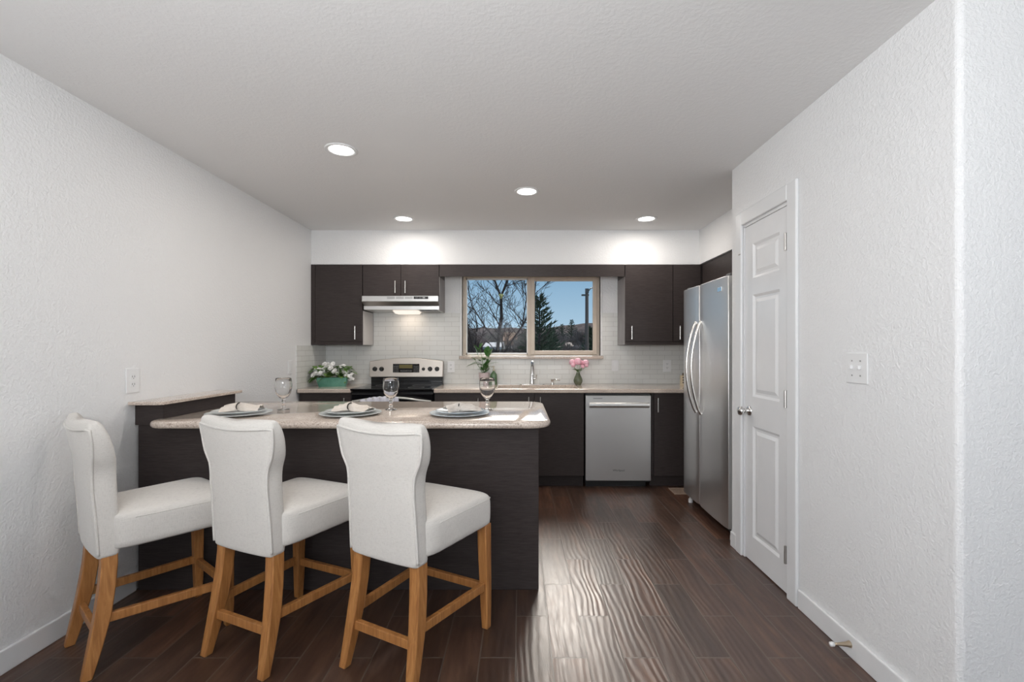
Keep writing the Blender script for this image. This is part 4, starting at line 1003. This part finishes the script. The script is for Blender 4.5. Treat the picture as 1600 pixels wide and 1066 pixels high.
o = obj('bare_tree', limb_tree(33, A, .006, 3), BARK); place(o, 826, 31, 1.15, rz=.4)
tag(o, 'bare leaning tree just behind the window mullion', 'tree')
# grey background trees
bt = [obj('bare_tree', wood_tree(s, 6, .12, 2.4, .36, 1.2, (3,4), twig=.016), BARKG, loc=None) for s in (51,52,53)]
rnd = random.Random(77)
spots = [(726,48),(738,62),(752,54),(768,74),(792,52),(808,72),(818,58),(836,33),(850,62),(868,84),(879,97),(892,106),(905,72),(910,45),(921,56),(928,40),(933,70),(856,82),(900,112),(842,70),(862,72),(872,92),(888,88),(896,82),(909,88),(915,80),(731,72),(745,84),(758,66),(784,106),(797,112),(811,70)]
for i, (px,D) in enumerate(spots):
    src = bt[i%3]
    if i < 3: o = src
    else: o = src.copy(); COL.objects.link(o)
    s = (.66+D*.0052)*rnd.uniform(.9,1.15)*(.85 if 860 < px < 905 else 1)
    place(o, px, D, s, rnd.uniform(0,6))
    tag(o, 'slender grey bare tree in the thicket beyond the yard', 'tree', 'grey bare trees in the background thicket')
def conifer(seed, hgt, r0, n=150):
    rnd = random.Random(seed); bt_ = B(); tube(bt_, [(0,0,0),(0,0,hgt*.95)], [.18*hgt/8,.03], 8)
    bm = B()
    for i in range(n):
        u = i/n; z = hgt*(.10+.90*u); ln = r0*(1-u)**.8*rnd.uniform(.7,1.1)+.12; a = i*2.4+rnd.uniform(-.3,.3)
        d = Vector((math.cos(a),math.sin(a),.25+.3*u)); base = Vector((0,0,z))
        m_ = max(3,int(ln/.16))
        for j in range(m_):
            f = (j+.5)/m_; p = base+d*ln*f
            for q_ in range(4):
                dd = (d+Vector((rnd.uniform(-1,1),rnd.uniform(-1,1),rnd.uniform(-.2,.9)))*.8).normalized(); s_ = dd.cross(Vector((rnd.uniform(-1,1),rnd.uniform(-1,1),.3))).normalized()*.05
                tip = p+dd*rnd.uniform(.25,.42)
                va = [bm.verts.new(x) for x in (p-s_,p+s_,tip)]; bm.faces.new(va)
    return bt_, bm
CS = [(843,26,7.7,2.0,'tall dark spruce just right of the window mullion',1),(862,46,6.6,2.2,'rounded dark green pine below the spruce',2),(893,110,11.6,3.4,'far dark pine on the tree line in the right pane',3),(878,104,10.2,3,'far pine between the spruce and the darker pine',4),(925,34,6.3,1.6,'dark pine at the foot of the utility pole',5)]
for px,D,hh,rr,lab,sd in CS:
    t = thing('conifer', lab, 'tree', ((px-VX)*D/F, D, -3.5)); a, b = conifer(sd, hh, rr)
    loc_obj('trunk', a, BARK, t); loc_obj('needles', b, NEEDLE, t)
# utility pole
D = 24; p = at(917,452,D); t = thing('utility_pole', 'tall grey utility pole with a curved lamp arm', 'pole', (p.x,D,-3.5))
bm = B(); tube(bm, [(p.x,D,-3.5),(p.x,D,p.z)], [.115,.085], 12); obj('pole', bm, noisy('weathered_pole', (.10,.085,.08), (.15,.13,.12), 3, .9, (1,1,.2)), t)
bm = B(); tube(bm, [(p.x,D,p.z-.2),(p.x+.2,D,p.z+.05),(p.x+.45,D,p.z+.1),(p.x+.6,D,p.z-.05)], .03, 8); obj('lamp_arm', bm, DGREY, t)
bm = B(); box(bm, p.x-.28,p.x+.1,D-.06,D+.06,p.z-.35,p.z-.27); box(bm, p.x-.09,p.x+.09,D-.12,D+.05,p.z-.2,p.z+.02); obj('crossarm', bm, DGREY, t)
# houses
def house(px0,px1,D,ytop,ybot,dep,wallc,roofc,lab,wins=2):
    x0,x1 = (px0-VX)*D/F,(px1-VX)*D/F; zt = H+(VY-ytop)*D/F; ze = H+(VY-ybot)*D/F
    t = thing('house', lab, 'house', ((x0+x1)/2,D,-3.5)); xm = (x0+x1)/2
    obj('wall', box(B(), x0+.3,x1-.3,D,D+dep,-3.5,ze), mat('house_wall', wallc, .9, 0, .05), t)
    bm = B(); y0,y1 = D-.5, D+dep+.5; ym = (y0+y1)/2; e=.2
    loft(bm, [[(x0,y0,ze),(x0,ym,zt),(x0,y1,ze),(x0,y1,ze+e),(x0,ym,zt+e),(x0,y0,ze+e)],[(x1,y0,ze),(x1,ym,zt),(x1,y1,ze),(x1,y1,ze+e),(x1,ym,zt+e),(x1,y0,ze+e)]])
    obj('roof', bm, mat('house_roof', roofc, .9, 0, .05), t)
    for k in range(wins):
        xx = x0+(x1-x0)*(k+1)/(wins+1); obj('window', box(B(), xx-.5,xx+.5,D-.05,D-.001,ze-1.8,ze-.7), mat('house_window', (.05,.06,.08), .2), t)
house(786,808,88,520,534,7,(.34,.22,.15),(.28,.18,.125),'tan brick house behind the big bare tree')
house(755,785,38,538,546,6,(.10,.105,.115),(.30,.32,.35),'low house with a snowy roof behind the leaves of the potted plant')
house(866,897,60,537,545,7,(.25,.235,.23),(.30,.27,.245),'pale gabled house in the lower right pane')
house(901,919,49,543,547,6,(.03,.04,.07),(.05,.06,.10),'dark blue shed at the bottom of the right pane',1)
# yellow solid added in the tree to stand for a window-glass reflection
p = at(783,463,16.5)
o = obj('reflection_blob', lathe(B(), [(0,-.22),(.10,-.08),(.19,.08),(.17,.17),(.06,.16),(0,.13)], 16), mat('pale_yellow_reflection', (.75,.72,.28), .5), loc=None, smooth=True); o.location = p; o.scale = (.45,.3,.45)
tag(o, 'small pale yellow shape standing in for a window reflection among the branches of the big bare tree', 'reflection stand-in')
